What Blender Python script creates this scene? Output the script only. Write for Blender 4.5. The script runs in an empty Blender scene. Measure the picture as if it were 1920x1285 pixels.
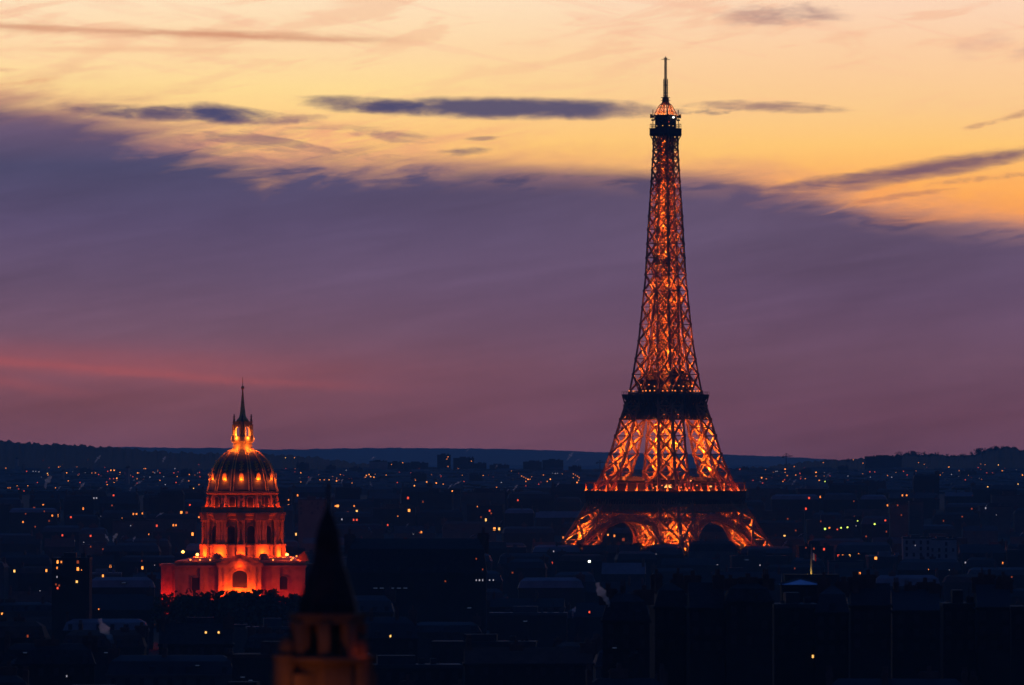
import bpy, math, random
from math import sin, cos, pi, radians, sqrt, exp, atan2
from mathutils import Vector, Matrix
random.seed(7)
S = bpy.context.scene
COL = S.collection

# ------------------------------------------------------------------ camera
F = 12424.0            # focal length in photo pixels (1920 wide)
HY = 874.0             # photo row of the horizon
ZC = 73.0              # camera height above the river plain
cam = bpy.data.cameras.new('camera')
camo = bpy.data.objects.new('camera', cam); COL.objects.link(camo)
camo.location = (0, 0, ZC); camo.rotation_euler = (pi/2, 0, 0)
cam.sensor_width = 36; cam.lens = F/1920*36
cam.shift_y = (HY-642.5)/1920
cam.clip_start = 1; cam.clip_end = 60000
cam.dof.use_dof = True; cam.dof.focus_distance = 3700; cam.dof.aperture_fstop = 0.5
S.camera = camo
S.view_settings.view_transform = 'Standard'; S.view_settings.look = 'None'
S.view_settings.exposure = 0; S.view_settings.gamma = 1
cy = S.cycles
cy.max_bounces = 6; cy.diffuse_bounces = 2; cy.glossy_bounces = 1; cy.transmission_bounces = 2
cy.volume_bounces = 0; cy.transparent_max_bounces = 12
cy.sample_clamp_indirect = 4; cy.use_denoising = True; cy.use_adaptive_sampling = True; cy.adaptive_threshold = 0.006
try: cy.denoiser = 'OPENIMAGEDENOISE'
except Exception: pass
cy.caustics_reflective = False; cy.caustics_refractive = False

HAZE_K = 4.0e-5
def px2w(px, py, D):
    return ((px-960)*D/F, D, ZC+(HY-py)*D/F)
def lin(c):
    return tuple((x/255/12.92 if x/255 <= .04045 else ((x/255+.055)/1.055)**2.4) for x in c)

# ------------------------------------------------------------------ world: dusk sky, high sunset glow over a purple cloud bank
W = bpy.data.worlds.new('World'); S.world = W; W.use_nodes = True
NT = W.node_tree; NT.nodes.clear()
class E:
    """arithmetic on shader sockets"""
    nt = NT
    def __init__(s, k): s.k = k
    @staticmethod
    def op(o, *a, clamp=False):
        n = E.nt.nodes.new('ShaderNodeMath'); n.operation = o; n.use_clamp = clamp
        for i, x in enumerate(a):
            if isinstance(x, E): E.nt.links.new(x.k, n.inputs[i])
            else: n.inputs[i].default_value = x
        return E(n.outputs[0])
    def __add__(s, o): return E.op('ADD', s, o)
    __radd__ = __add__
    def __sub__(s, o): return E.op('SUBTRACT', s, o)
    def __rsub__(s, o): return E.op('SUBTRACT', o, s)
    def __mul__(s, o): return E.op('MULTIPLY', s, o)
    __rmul__ = __mul__
    def __truediv__(s, o): return E.op('DIVIDE', s, o)
    def __rtruediv__(s, o): return E.op('DIVIDE', o, s)
def smooth(x, a, b):
    n = E.nt.nodes.new('ShaderNodeMapRange'); n.interpolation_type = 'SMOOTHSTEP'
    E.nt.links.new(x.k, n.inputs[0]); n.inputs[1].default_value = a; n.inputs[2].default_value = b
    return E(n.outputs[0])
def ramp(x, pts, interp='LINEAR'):
    n = E.nt.nodes.new('ShaderNodeValToRGB'); n.color_ramp.interpolation = interp
    el = n.color_ramp.elements
    while len(el) < len(pts): el.new(0.5)
    for e, (p, c) in zip(el, pts):
        e.position = p
    for e, (p, c) in zip(el, pts):
        e.position = p; e.color = (c, c, c, 1) if isinstance(c, (int, float)) else (*c, 1)
    E.nt.links.new(x.k, n.inputs[0])
    return E(n.outputs[0])
def noise(x, y, scale=1.0, detail=5, rough=.55, seed=0.0, dist=0.0):
    c = E.nt.nodes.new('ShaderNodeCombineXYZ')
    for i, q in enumerate((x, y)): E.nt.links.new(q.k, c.inputs[i])
    c.inputs[2].default_value = seed
    n = E.nt.nodes.new('ShaderNodeTexNoise')
    n.inputs['Scale'].default_value = scale; n.inputs['Detail'].default_value = detail
    n.inputs['Roughness'].default_value = rough; n.inputs['Distortion'].default_value = dist
    E.nt.links.new(c.outputs[0], n.inputs['Vector'])
    return (E(n.outputs[0])-.5)*2.3+.5
def mixc(f, a, b):
    n = E.nt.nodes.new('ShaderNodeMix'); n.data_type = 'RGBA'; n.clamp_factor = True
    for i, x in ((0, f), (6, a), (7, b)):
        if isinstance(x, E): E.nt.links.new(x.k, n.inputs[i])
        elif i == 0: n.inputs[0].default_value = x
        else: n.inputs[i].default_value = (*x, 1)
    return E(n.outputs[2])
def scalec(c, f):
    n = E.nt.nodes.new('ShaderNodeVectorMath'); n.operation = 'SCALE'
    E.nt.links.new(c.k, n.inputs[0])
    if isinstance(f, E): E.nt.links.new(f.k, n.inputs['Scale'])
    else: n.inputs['Scale'].default_value = f
    return E(n.outputs[0])

sky = NT.nodes.new('ShaderNodeTexSky'); sky.sky_type = 'NISHITA'; sky.sun_disc = False
sky.sun_elevation = radians(-1.0); sky.sun_rotation = radians(0); sky.air_density = 1.6; sky.dust_density = .4; sky.ozone_density = 5.0
tc = NT.nodes.new('ShaderNodeTexCoord'); sx = NT.nodes.new('ShaderNodeSeparateXYZ')
NT.links.new(tc.outputs['Generated'], sx.inputs[0])
dx, dy, dz = (E(sx.outputs[i]) for i in range(3))
ys = E.op('MAXIMUM', dy, .08)
U = dx/ys*(F/1000)+.96            # azimuth, in thousandths of the focal scale
V = HY/1000-dz/ys*(F/1000)        # angle below the top of the sunset band
tilt = V+U*.16
n_big = noise(U*1.6, tilt*7, 1, 4, .5, 3.1)
n_mid = noise(U*4.0, tilt*22, 1, 6, .6, 9.7, .4)
n_fine = noise(U*9, V*60, 1, 6, .62, 21.3, .6)
n_lump = noise(U*14, V*34, 1, 5, .6, 33.3, .3)
# clear glow
glowL = ramp(V, [(0, lin((255,226,188))), (.09, lin((255,217,168))), (.165, lin((255,219,150))), (.25, lin((255,202,128))), (.33, lin((255,196,108))), (.42, lin((255,170,84))), (.6, lin((236,120,80)))])
glowR = ramp(V, [(0, lin((253,214,184))), (.09, lin((253,207,164))), (.2, lin((252,202,142))), (.27, lin((255,199,118))), (.34, lin((255,178,98))), (.42, lin((255,158,70))), (.6, lin((236,110,70)))])
col = mixc(smooth(U+(n_big-.5)*.5, .5, 1.7), glowL, glowR)
# faint pink wisps high up
w1 = smooth(n_mid, .52, .78)*smooth(V, .3, .02)
col = mixc(w1*.4, col, lin((240,176,140)))
w2 = smooth(noise(U*2.2, (V-U*.22)*26, 1, 6, .6, 55.0, .5), .6, .8)*smooth(V, .24, .05)
col = mixc(w2*.22, col, lin((244,180,150)))
def line_mask(pts, width, u0, u1, fade=.1):
    yl = ramp(U/1.92, [(p/1920, q/1000) for p, q in pts])
    t = (V-yl+(n_fine-.5)*.008)/width
    g = E.op('POWER', math.e, E.op('MULTIPLY', t*t, -1.0))
    m = smooth(U, u0-fade, u0+fade)*smooth(U, u1+fade, u1-fade)
    return g*m
col = mixc(line_mask([(0,50),(300,62),(450,68),(800,77),(1000,84)], .0075, -.5, .72)*E.op('MAXIMUM', n_big*.5+.5, 0.0), col, lin((214,150,118)))
col = mixc(line_mask([(0,92),(600,96),(1000,100)], .006, .05, .45)*.45, col, lin((240,180,140)))
def blob(cx, cyy, a, b, slope=0, soft=.5, amp=.8, n=None):
    n = n or n_lump
    ex = (U-cx/1000)/(a/1000); ey = (V-cyy/1000-(U-cx/1000)*slope)/(b/1000)
    q = 1.0-ex*ex-ey*ey+(n-.5)*(2*amp)+(n_fine-.5)*(amp*1.3)
    return smooth(q, -.15, soft*1.7)
# the cloud bank
yb = ramp(U/1.92, [(0,.186),(.06,.194),(.11,.210),(.18,.246),(.26,.288),(.34,.3),(.42,.306),(.5,.309),(.64,.321),(.72,.331),(.80,.36),(.86,.392),(.94,.409),(1,.418)])
ampb = ramp(U/1.92, [(0,.035),(.08,.06),(.25,.10),(.4,.08),(.47,.03),(.68,.016),(.76,.04),(.88,.04),(1,.02)])
d = V-yb+(n_mid-.5)*ampb+(n_fine-.5)*ampb*.22
soft = ramp(U/1.92, [(0,.022),(.15,.045),(.35,.04),(.5,.015),(.68,.011),(.8,.02),(1,.014)])
veil = smooth((d+.035+(n_lump-.5)*.03)/soft, -1.6, 2.2)*ramp(U/1.92, [(0,.55),(.3,.75),(.45,.5),(.6,.35),(.8,.6),(1,.5)])
col = mixc(veil, col, lin((214,146,122)))
bank = smooth(d/soft, -1.2, 1.6)
bcL = ramp(V, [(.2, lin((116,92,110))), (.25, lin((100,84,112))), (.31, lin((80,77,110))), (.42, lin((92,79,112))), (.52, lin((102,82,110))), (.62, lin((112,82,103))), (.69, lin((126,80,95))), (.76, lin((116,74,90))), (.85, lin((104,70,92)))])
bcR = ramp(V, [(.2, lin((110,88,108))), (.33, lin((96,82,110))), (.45, lin((97,80,108))), (.55, lin((100,78,106))), (.68, lin((106,76,98))), (.78, lin((103,69,91))), (.85, lin((96,66,90)))])
bcol = mixc(smooth(U, .25, 1.5), bcL, bcR)
bcol = scalec(bcol, n_big*.24+n_mid*.10+noise(U*2.6, tilt*46, 1, 6, .62, 44.4, .5)*.10+.78)
bcol = mixc(smooth(d, .06, 0)*smooth(n_mid, .35, .6)*.45, bcol, lin((196,140,122)))
col = mixc(bank, col, bcol)
# peach streaks torn into the left half of the bank
tear = smooth(noise(U*3.2, (V+U*.2)*34, 1, 6, .6, 70.2, .5), .4, .64)*blob(610, 262, 430, 50, -.03, .9, .3)
col = mixc(tear*.7, col, lin((238,164,128)))
mott = smooth(noise(U*5, (V-U*.12)*40, 1, 6, .62, 91.2, .6), .45, .75)*blob(520, 268, 380, 44, .02, .9, .3)
col = mixc(mott*.75, col, lin((122,94,114)))
tear2 = smooth(noise(U*3.2, (V+U*.3)*30, 1, 6, .6, 81.2, .5), .5, .7)*blob(1700, 352, 270, 42, -.12, .9, .3)
col = mixc(tear2*.6, col, lin((252,164,92)))
# pink afterglow streaks low in the bank
pk = lin((166,84,90))
col = mixc(line_mask([(0,678),(200,694),(330,705),(450,716),(600,722),(850,733)], .009, -.5, .58, .26)*.55, col, pk)
col = mixc(line_mask([(0,668),(400,690),(600,700),(900,716)], (.028), -.5, .55, .34)*.30, col, pk)
col = mixc(line_mask([(0,716),(160,738),(400,760)], .011, -.5, .12, .15)*.32, col, pk)
# dark separate clouds
dk = lin((75,74,110)); dk2 = lin((88,78,108))
col = mixc(blob(230, 207, 130, 16, .03, .8, .45)*.9, col, dk2)
col = mixc(blob(330, 213, 170, 17, .04, .8, .45)*.85, col, dk2)
col = mixc(blob(425, 214, 115, 22, .09, .7, .32), col, dk)
col = mixc(blob(530, 226, 110, 10, -.06, .8, .5)*.8, col, lin((140,106,116)))
col = mixc(blob(690, 198, 150, 18, .06, .7, .3)*.95, col, dk2)
col = mixc(blob(960, 203, 310, 24, .012, .5, .2)*.95, col, dk)
col = mixc(blob(1420, 200, 190, 12, .03, .8, .55)*.75, col, lin((128,98,112)))
col = mixc(blob(1300, 209, 70, 7, .03, .8, .9)*.8, col, dk2)
col = mixc(blob(872, 284, 54, 10, -.03, .7, .5)*.85, col, dk2)
col = mixc(blob(905, 260, 36, 4, -.05, .8, .8)*.5, col, dk2)
col = mixc(blob(735, 256, 75, 14, .12, .8, .8)*.6, col, lin((150,108,118)))
col = mixc(blob(1465, 28, 145, 24, -.02, .9, .45)*.8, col, lin((150,112,122)))
col = mixc(blob(1440, 48, 120, 26, -.02, 1.4, .8)*.3, col, lin((240,180,150)))
col = mixc(blob(1840, 84, 64, 28, -.25, 1.1, .6)*.6, col, lin((214,160,146)))
col = mixc(blob(1915, 104, 30, 16, -.2, 1.1, .8)*.4, col, lin((200,150,140)))
col = mixc(blob(10, 131, 40, 7, -.05, 1., .9)*.6, col, lin((214,150,122)))
col = mixc(blob(50, 154, 60, 5, -.12, 1., .9)*.5, col, lin((232,168,124)))
col = mixc(blob(1890, 220, 90, 8, -.28, 1., .8)*.7, col, lin((176,122,110)))
col = mixc(blob(1690, 326, 340, 22, -.17, .7, .45, n_mid)*.85, col, lin((124,92,108)))
col = mixc(blob(1520, 345, 230, 15, -.10, .7, .5, n_mid)*.8, col, lin((116,90,108)))
col = mixc(blob(1800, 306, 170, 9, -.17, .7, .5)*.8, col, lin((120,90,106)))
col = mixc(blob(1850, 334, 130, 8, -.10, .9, .8)*.6, col, lin((150,100,104)))
col = mixc(blob(1700, 366, 110, 6, -.14, .9, .8)*.5, col, lin((170,108,100)))
# make up for what the air between here and there takes away
sl = E.op('MAXIMUM', dz, 1e-4)
path = E.op('MINIMUM', 262.0/sl, 31000.0)
gain = E.op('POWER', math.e, path*HAZE_K)
air = scalec(mixc(1.0, (0,0,0), (.005,.022,.083)), 1.0-E.op('DIVIDE', 1.0, gain))
sub = NT.nodes.new('ShaderNodeVectorMath'); sub.operation = 'SUBTRACT'
NT.links.new(col.k, sub.inputs[0]); NT.links.new(air.k, sub.inputs[1])
col = scalec(E(sub.outputs[0]), gain)
# the sunset fills the west; the rest of the dome is the deep blue of dusk
west = smooth(dy, .72, .97)*smooth(dz, .17, .085)
SKY_S = 1.0
dome = scalec(E(sky.outputs[0]), SKY_S)
dn = NT.nodes.new('ShaderNodeVectorMath'); dn.operation = 'MULTIPLY'; dn.inputs[1].default_value = (.9, 1.0, 1.0)
NT.links.new(dome.k, dn.inputs[0])
allc = mixc(west, E(dn.outputs[0]), col)
bg = NT.nodes.new('ShaderNodeBackground'); bg.inputs[1].default_value = 1.0
NT.links.new(allc.k, bg.inputs[0])
wo = NT.nodes.new('ShaderNodeOutputWorld'); NT.links.new(bg.outputs[0], wo.inputs[0])

# ------------------------------------------------------------------ materials
def mat(name, c, rough=.8, var=.25, scale=.3, spec=.2, metal=0.0, c2=None, stretch=(1,1,1)):
    m = bpy.data.materials.new(name); m.use_nodes = True
    nt = m.node_tree; b = nt.nodes['Principled BSDF']
    b.inputs['Roughness'].default_value = rough; b.inputs['Metallic'].default_value = metal
    b.inputs['Specular IOR Level'].default_value = spec
    t = nt.nodes.new('ShaderNodeTexCoord'); mp = nt.nodes.new('ShaderNodeMapping'); mp.inputs['Scale'].default_value = stretch
    n = nt.nodes.new('ShaderNodeTexNoise'); n.inputs['Scale'].default_value = scale; n.inputs['Detail'].default_value = 6; n.inputs['Roughness'].default_value = .6
    nt.links.new(t.outputs['Object'], mp.inputs[0]); nt.links.new(mp.outputs[0], n.inputs['Vector'])
    r = nt.nodes.new('ShaderNodeValToRGB')
    r.color_ramp.elements[0].position = .3; r.color_ramp.elements[1].position = .7
    lo = tuple(x*(1-var) for x in c); hi = c2 or tuple(min(1, x*(1+var)) for x in c)
    r.color_ramp.elements[0].color = (*lo, 1); r.color_ramp.elements[1].color = (*hi, 1)
    nt.links.new(n.outputs[0], r.inputs[0]); nt.links.new(r.outputs[0], b.inputs['Base Color'])
    return m
def emit(name, c, s):
    m = bpy.data.materials.new(name); m.use_nodes = True
    nt = m.node_tree; b = nt.nodes['Principled BSDF']
    b.inputs['Base Color'].default_value = (.02,.02,.02,1)
    n = nt.nodes.new('ShaderNodeTexNoise'); n.inputs['Scale'].default_value = 1.3
    o = nt.nodes.new('ShaderNodeTexCoord'); nt.links.new(o.outputs['Object'], n.inputs['Vector'])
    r = nt.nodes.new('ShaderNodeMapRange'); r.inputs[3].default_value = .55*s; r.inputs[4].default_value = 1.45*s
    nt.links.new(n.outputs[0], r.inputs[0]); nt.links.new(r.outputs[0], b.inputs['Emission Strength'])
    b.inputs['Emission Color'].default_value = (*c, 1)
    return m
def volmat(name, c, dens, g=0.0):
    m = bpy.data.materials.new(name); m.use_nodes = True
    nt = m.node_tree; nt.nodes.clear()
    o = nt.nodes.new('ShaderNodeOutputMaterial'); v = nt.nodes.new('ShaderNodeVolumePrincipled')
    v.inputs['Color'].default_value = (*c, 1); v.inputs['Density'].default_value = dens; v.inputs['Anisotropy'].default_value = g
    nt.links.new(v.outputs[0], o.inputs['Volume'])
    return m
M = dict(
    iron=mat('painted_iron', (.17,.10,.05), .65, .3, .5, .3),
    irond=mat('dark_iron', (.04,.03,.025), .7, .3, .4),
    stone=mat('limestone', (.20,.15,.095), .9, .28, .35, .1),
    stone2=mat('old_limestone', (.10,.075,.048), .9, .35, .5, .1),
    lead=mat('lead_roof', (.07,.065,.06), .6, .35, .5, .3),
    gold=mat('gilding', (.55,.33,.10), .5, .4, .9, .4, .3),
    glassd=mat('dark_glass', (.012,.012,.014), .35, .3, 1, .3),
    slate=mat('slate', (.018,.018,.021), .8, .4, .8, .15),
    zinc=mat('zinc_roof', (.022,.026,.032), .75, .35, .12, .2, 0, None, (.3,1,1)),
    zinc3=mat('skylit_zinc_roof', (.10,.11,.13), .7, .3, .12, .2),  # paler base colour paints in the sky light caught by some roofs
    zinc2=mat('weathered_zinc_roof', (.04,.045,.052), .75, .3, .15, .2),
    tile=mat('tile_roof', (.06,.035,.028), .85, .35, .3, .1),
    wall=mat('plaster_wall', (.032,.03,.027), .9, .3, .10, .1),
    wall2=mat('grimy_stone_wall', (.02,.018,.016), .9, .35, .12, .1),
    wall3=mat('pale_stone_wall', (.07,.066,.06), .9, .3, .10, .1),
    white=mat('white_concrete', (.2,.195,.195), .85, .2, .15, .1),
    brick=mat('chimney_brick', (.08,.045,.035), .9, .35, .8, .1),
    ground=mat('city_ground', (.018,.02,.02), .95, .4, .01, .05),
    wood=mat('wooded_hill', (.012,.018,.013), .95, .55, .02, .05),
    leaf=mat('leaves', (.028,.04,.02), .9, .5, .5, .1),
    bark=mat('bark', (.03,.024,.018), .9, .4, 1.5, .1),
    blue=mat('flag_blue', (.02,.05,.35), .8, .1), red=mat('flag_red', (.6,.03,.03), .8, .1), fwhite=mat('flag_white', (.75,.75,.72), .8, .1),
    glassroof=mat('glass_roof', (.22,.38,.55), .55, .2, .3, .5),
)
EM = dict(
    o=emit('orange_light', (1,.26,.04), 1.7), O=emit('bright_orange_light', (1,.30,.05), 2.3), y=emit('yellow_light', (1,.5,.12), 1.9),
    r=emit('red_light', (1,.09,.04), 1.3), w=emit('white_light', (.7,.66,.8), .55), g=emit('green_yellow_light', (.75,1,.14), 1.8),
    d=emit('dim_orange_light', (1,.16,.04), .30), b=emit('blue_white_light_and_glint', (.2,.3,.6), .10), W=emit('cold_white_light', (1,.98,.85), 5.0),  # blue-white glow also paints sky reflections on glass roofs
)

# ------------------------------------------------------------------ mesh helpers
class MB:
    def __init__(s): s.v = []; s.f = []; s.mi = []; s.cur = 0
    def add(s, vs, fs):
        o = len(s.v); s.v += [tuple(v) for v in vs]; s.f += [tuple(i+o for i in f) for f in fs]; s.mi += [s.cur]*len(fs)
        return s
    def box(s, x0, x1, y0, y1, z0, z1):
        return s.add([(x0,y0,z0),(x1,y0,z0),(x1,y1,z0),(x0,y1,z0),(x0,y0,z1),(x1,y0,z1),(x1,y1,z1),(x0,y1,z1)],
                     [(0,3,2,1),(4,5,6,7),(0,1,5,4),(1,2,6,5),(2,3,7,6),(3,0,4,7)])
    def frustum(s, x0, x1, y0, y1, z0, z1, ix, iy):
        return s.add([(x0,y0,z0),(x1,y0,z0),(x1,y1,z0),(x0,y1,z0),(x0+ix,y0+iy,z1),(x1-ix,y0+iy,z1),(x1-ix,y1-iy,z1),(x0+ix,y1-iy,z1)],
                     [(0,3,2,1),(4,5,6,7),(0,1,5,4),(1,2,6,5),(2,3,7,6),(3,0,4,7)])
    def bar(s, p, q, w, d=None, up=(0,0,1)):
        p = Vector(p); q = Vector(q); t = q-p
        if t.length < 1e-6: return s
        t.normalize(); up = Vector(up)
        if abs(t.dot(up)) > .96: up = Vector((1,0,0)) if abs(t.x) < .9 else Vector((0,1,0))
        a = t.cross(up).normalized(); b = a.cross(t); d = d or w
        a = a*w/2; b = b*d/2
        return s.add([p-a-b,p+a-b,p+a+b,p-a+b,q-a-b,q+a-b,q+a+b,q-a+b],
                     [(0,3,2,1),(4,5,6,7),(0,1,5,4),(1,2,6,5),(2,3,7,6),(3,0,4,7)])
    def lathe(s, prof, n=32, cx=0, cy=0, a0=0, a1=2*pi, caps=True):
        full = abs(a1-a0-2*pi) < 1e-6
        k = n if full else n+1
        vs = []
        for r, z in prof:
            for i in range(k):
                a = a0+(a1-a0)*i/n; vs.append((cx+r*cos(a), cy+r*sin(a), z))
        fs = []
        for j in range(len(prof)-1):
            for i in range(n):
                i2 = (i+1) % k
                fs.append((j*k+i, j*k+i2, (j+1)*k+i2, (j+1)*k+i))
        if full and caps:
            if prof[0][0] > 1e-3: fs.append(tuple(reversed(range(k))))
            if prof[-1][0] > 1e-3: fs.append(tuple((len(prof)-1)*k+i for i in range(k)))
        return s.add(vs, fs)
    def tube(s, pts, rad, n=8):
        vs = []; fs = []
        pts = [Vector(p) for p in pts]
        for j, p in enumerate(pts):
            t = (pts[min(j+1, len(pts)-1)]-pts[max(j-1, 0)]).normalized()
            u = t.cross(Vector((0,1,.01))).normalized(); w = t.cross(u)
            for i in range(n):
                a = 2*pi*i/n; vs.append(p+(u*cos(a)+w*sin(a))*rad[j])
        for j in range(len(pts)-1):
            for i in range(n):
                i2 = (i+1) % n; fs.append((j*n+i, j*n+i2, (j+1)*n+i2, (j+1)*n+i))
        fs.append(tuple(reversed(range(n)))); fs.append(tuple((len(pts)-1)*n+i for i in range(n)))
        return s.add(vs, fs)
    def prism(s, poly, y0, y1):
        """polygon in x,z pushed from y0 to y1"""
        n = len(poly)
        vs = [(x, y0, z) for x, z in poly]+[(x, y1, z) for x, z in poly]
        fs = [tuple(range(n)), tuple(reversed(range(n, 2*n)))]+[(i, i+n, (i+1) % n+n, (i+1) % n) for i in range(n)]
        return s.add(vs, fs)
    def xform(s, mtx, start=0):
        for i in range(start, len(s.v)): s.v[i] = tuple(mtx @ Vector(s.v[i]))
        return s
    def mesh(s, name, *mats, smooth=False):
        me = bpy.data.meshes.new(name); me.from_pydata(s.v, [], s.f)
        for m in mats: me.materials.append(m)
        if len(mats) > 1: me.polygons.foreach_set('material_index', s.mi)
        if smooth: me.polygons.foreach_set('use_smooth', [True]*len(me.polygons))
        me.update(); return me
    def build(s, name, *mats, parent=None, smooth=False):
        return put(name, s.mesh(name, *mats, smooth=smooth), parent)
def put(name, me, parent=None, loc=None, scale=None, rz=None):
    o = bpy.data.objects.new(name, me); COL.objects.link(o)
    if parent: o.parent = parent
    if loc: o.location = loc
    if scale: o.scale = scale if not isinstance(scale, (int, float)) else (scale,)*3
    if rz: o.rotation_euler = (0, 0, rz)
    return o
def tag(o, label, cat, group=None):
    o['label'] = label; o['category'] = cat
    if group: o['group'] = group
    return o
def empty(name, loc, label, cat, group=None, rz=0):
    o = bpy.data.objects.new(name, None); COL.objects.link(o); o.location = loc; o.rotation_euler = (0,0,rz)
    return tag(o, label, cat, group)
def lamp(loc, power, color, parent=None, radius=.3, spot=None, aim=None, blend=.6):
    if parent is not None and parent.name == 'domed_church': power *= 2.5
    if parent is not None and parent.name == 'lattice_tower': power *= 1.6
    l = bpy.data.lights.new('floodlight', 'SPOT' if spot else 'POINT'); l.energy = power; l.color = color; l.shadow_soft_size = radius
    o = bpy.data.objects.new('floodlight', l); COL.objects.link(o); o.location = loc
    if spot:
        l.spot_size = radians(spot); l.spot_blend = blend
        o.rotation_euler = Vector(aim).to_track_quat('-Z', 'Y').to_euler()
    if parent: o.parent = parent
    return o
def interp(tab, z):
    for (z0, v0), (z1, v1) in zip(tab, tab[1:]):
        if z <= z1: return v0+(v1-v0)*(z-z0)/(z1-z0)
    return tab[-1][1]

# ------------------------------------------------------------------ ground and hills
def ground_z(x, y):
    if y < 4180: return 0.0
    if y < 5700:
        t = (y-4180)/1520; return 38*t*t*(3-2*t)
    if y < 6500:
        t = (y-5700)/800; return 38+t*(z_slope(6500)-38-8)
    if y < 9000: return z_slope(y)-8
    t = min(1, (y-9000)/1500); return z_slope(9000)-8-t*60
def z_slope(D):
    py = 908-(D-6500)/2500*34
    return ZC+(HY-py)*D/F
g = MB(); xs = [-3900+i*260 for i in range(31)]; yy = [-350, 500, 1500, 3000]+[4100+i*110 for i in range(60)]+[11500, 14000, 20000, 30900]
for y in yy:
    for x in xs: g.v.append((x, y, ground_z(x, y)))
n = len(xs)
for j in range(len(yy)-1):
    for i in range(n-1): g.f.append((j*n+i, j*n+i+1, (j+1)*n+i+1, (j+1)*n+i)); g.mi.append(0)
go = g.build('ground', M['ground']); go['kind'] = 'structure'

def sil(pts, px): return interp([(a, b) for a, b in pts], max(pts[0][0], min(pts[-1][0], px)))
def ridge(name, pts, Db, Dr, Dk, pyb, bump, step=5):
    rnd = random.Random(31+len(pts))
    b = MB(); x0, x1 = pts[0][0], pts[-1][0]; nx = int((x1-x0)/step)+1
    prof = [(0, 0), (.35, .4), (.7, .75), (.9, .93), (1, 1)]
    for t, q in prof:
        D = Db+(Dr-Db)*t
        for i in range(nx):
            px = x0+i*step; py = pyb+(sil(pts, px)-pyb)*q
            x, y, z = px2w(px, py, D); b.v.append((x, y, z+(rnd.random()-.4)*bump*(.3 if q > .5 else .15)+bump*.16*(sin(px*.13)+sin(px*.37+1)+.6*sin(px*.91))*q))
    for k, zz in ((.5, .45), (1, -.3)):
        D = Dr+(Dk-Dr)*k
        for i in range(nx):
            px = x0+i*step; x, y, z = px2w(px, sil(pts, px), Dr); b.v.append((x*D/Dr, D, max(z, 0)*zz-(10 if k == 1 else 0)))
    rows = len(prof)+2
    for j in range(rows-1):
        for i in range(nx-1): b.f.append((j*nx+i, j*nx+i+1, (j+1)*nx+i+1, (j+1)*nx+i)); b.mi.append(0)
    o = b.build(name, M['wood'], smooth=False); o['kind'] = 'structure'; return o
HL = [(-260,822),(0,828),(40,829),(62,832),(130,834),(160,836.5),(200,838.5),(235,840),(270,845),(330,849),(430,852),(520,853),(590,858),(650,866),(720,874),(800,880)]
HR = [(1360,884),(1400,878),(1440,875),(1500,868),(1545,863),(1600,862),(1640,858),(1690,852),(1760,853),(1800,856),(1835,850),(1860,841),(1880,838),(1900,839),(1920,845),(2000,850),(2200,850)]
HF = [(-300,842),(150,840),(230,838),(330,840),(430,840),(480,843),(560,843),(640,841),(720,840),(800,840.5),(940,842),(1050,845),(1120,848),(1370,853),(1480,857),(1560,862),(1700,868),(2000,862),(2300,860)]
ridge('hill', HL, 9000, 10400, 12000, 884, 7, 4)
ridge('hill', HR, 9000, 10300, 12000, 886, 6, 4)
ridge('hill', HF, 25500, 28000, 30500, 873, 4, 8)

# ------------------------------------------------------------------ iron lattice tower
TD = 4100.0
tower = empty('lattice_tower', px2w(1248, HY, TD)[:2]+(0,), 'tall wrought iron lattice tower with three platforms, glowing orange from inside', 'tower', rz=radians(52.55))
Ht = [(0,59),(26.5,45.2),(45,36.6),(62.8,29.5),(80,24.5),(101.7,19.8),(115,16.7),(122,15.3),(150,11.9),(191.4,8.7),(228,7.2),(268,5.4),(290,5.2)]
Pt = [(0,22),(26.5,16),(45,14.2),(62.8,13),(101.7,10.6),(122,10),(150,9.3),(191.4,8.7)]
H = lambda z: interp(Ht, z)
A = lambda z: max(0.0, H(z)-interp(Pt, z))
LOW = [0,14,27,40,49,57.6,69.3,80.3,91.6,101.7,110,119]
UP = [119,129.6,139.3,150.2,160.6,171.3,181.4,191.4]
TOP = [191.4,201.7,210.5,219.3,227.5,235.5,242.5,249,256.1,262.6,268,272.5,277.5]
def pylon_corners(sx_, sy_, z):
    h, a = H(z), A(z)
    return [Vector((sx_*h, sy_*h, z)), Vector((sx_*h, sy_*a, z)), Vector((sx_*a, sy_*a, z)), Vector((sx_*a, sy_*h, z))]
GOLD = (1, .17, .008)
rl = random.Random(5)
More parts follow.
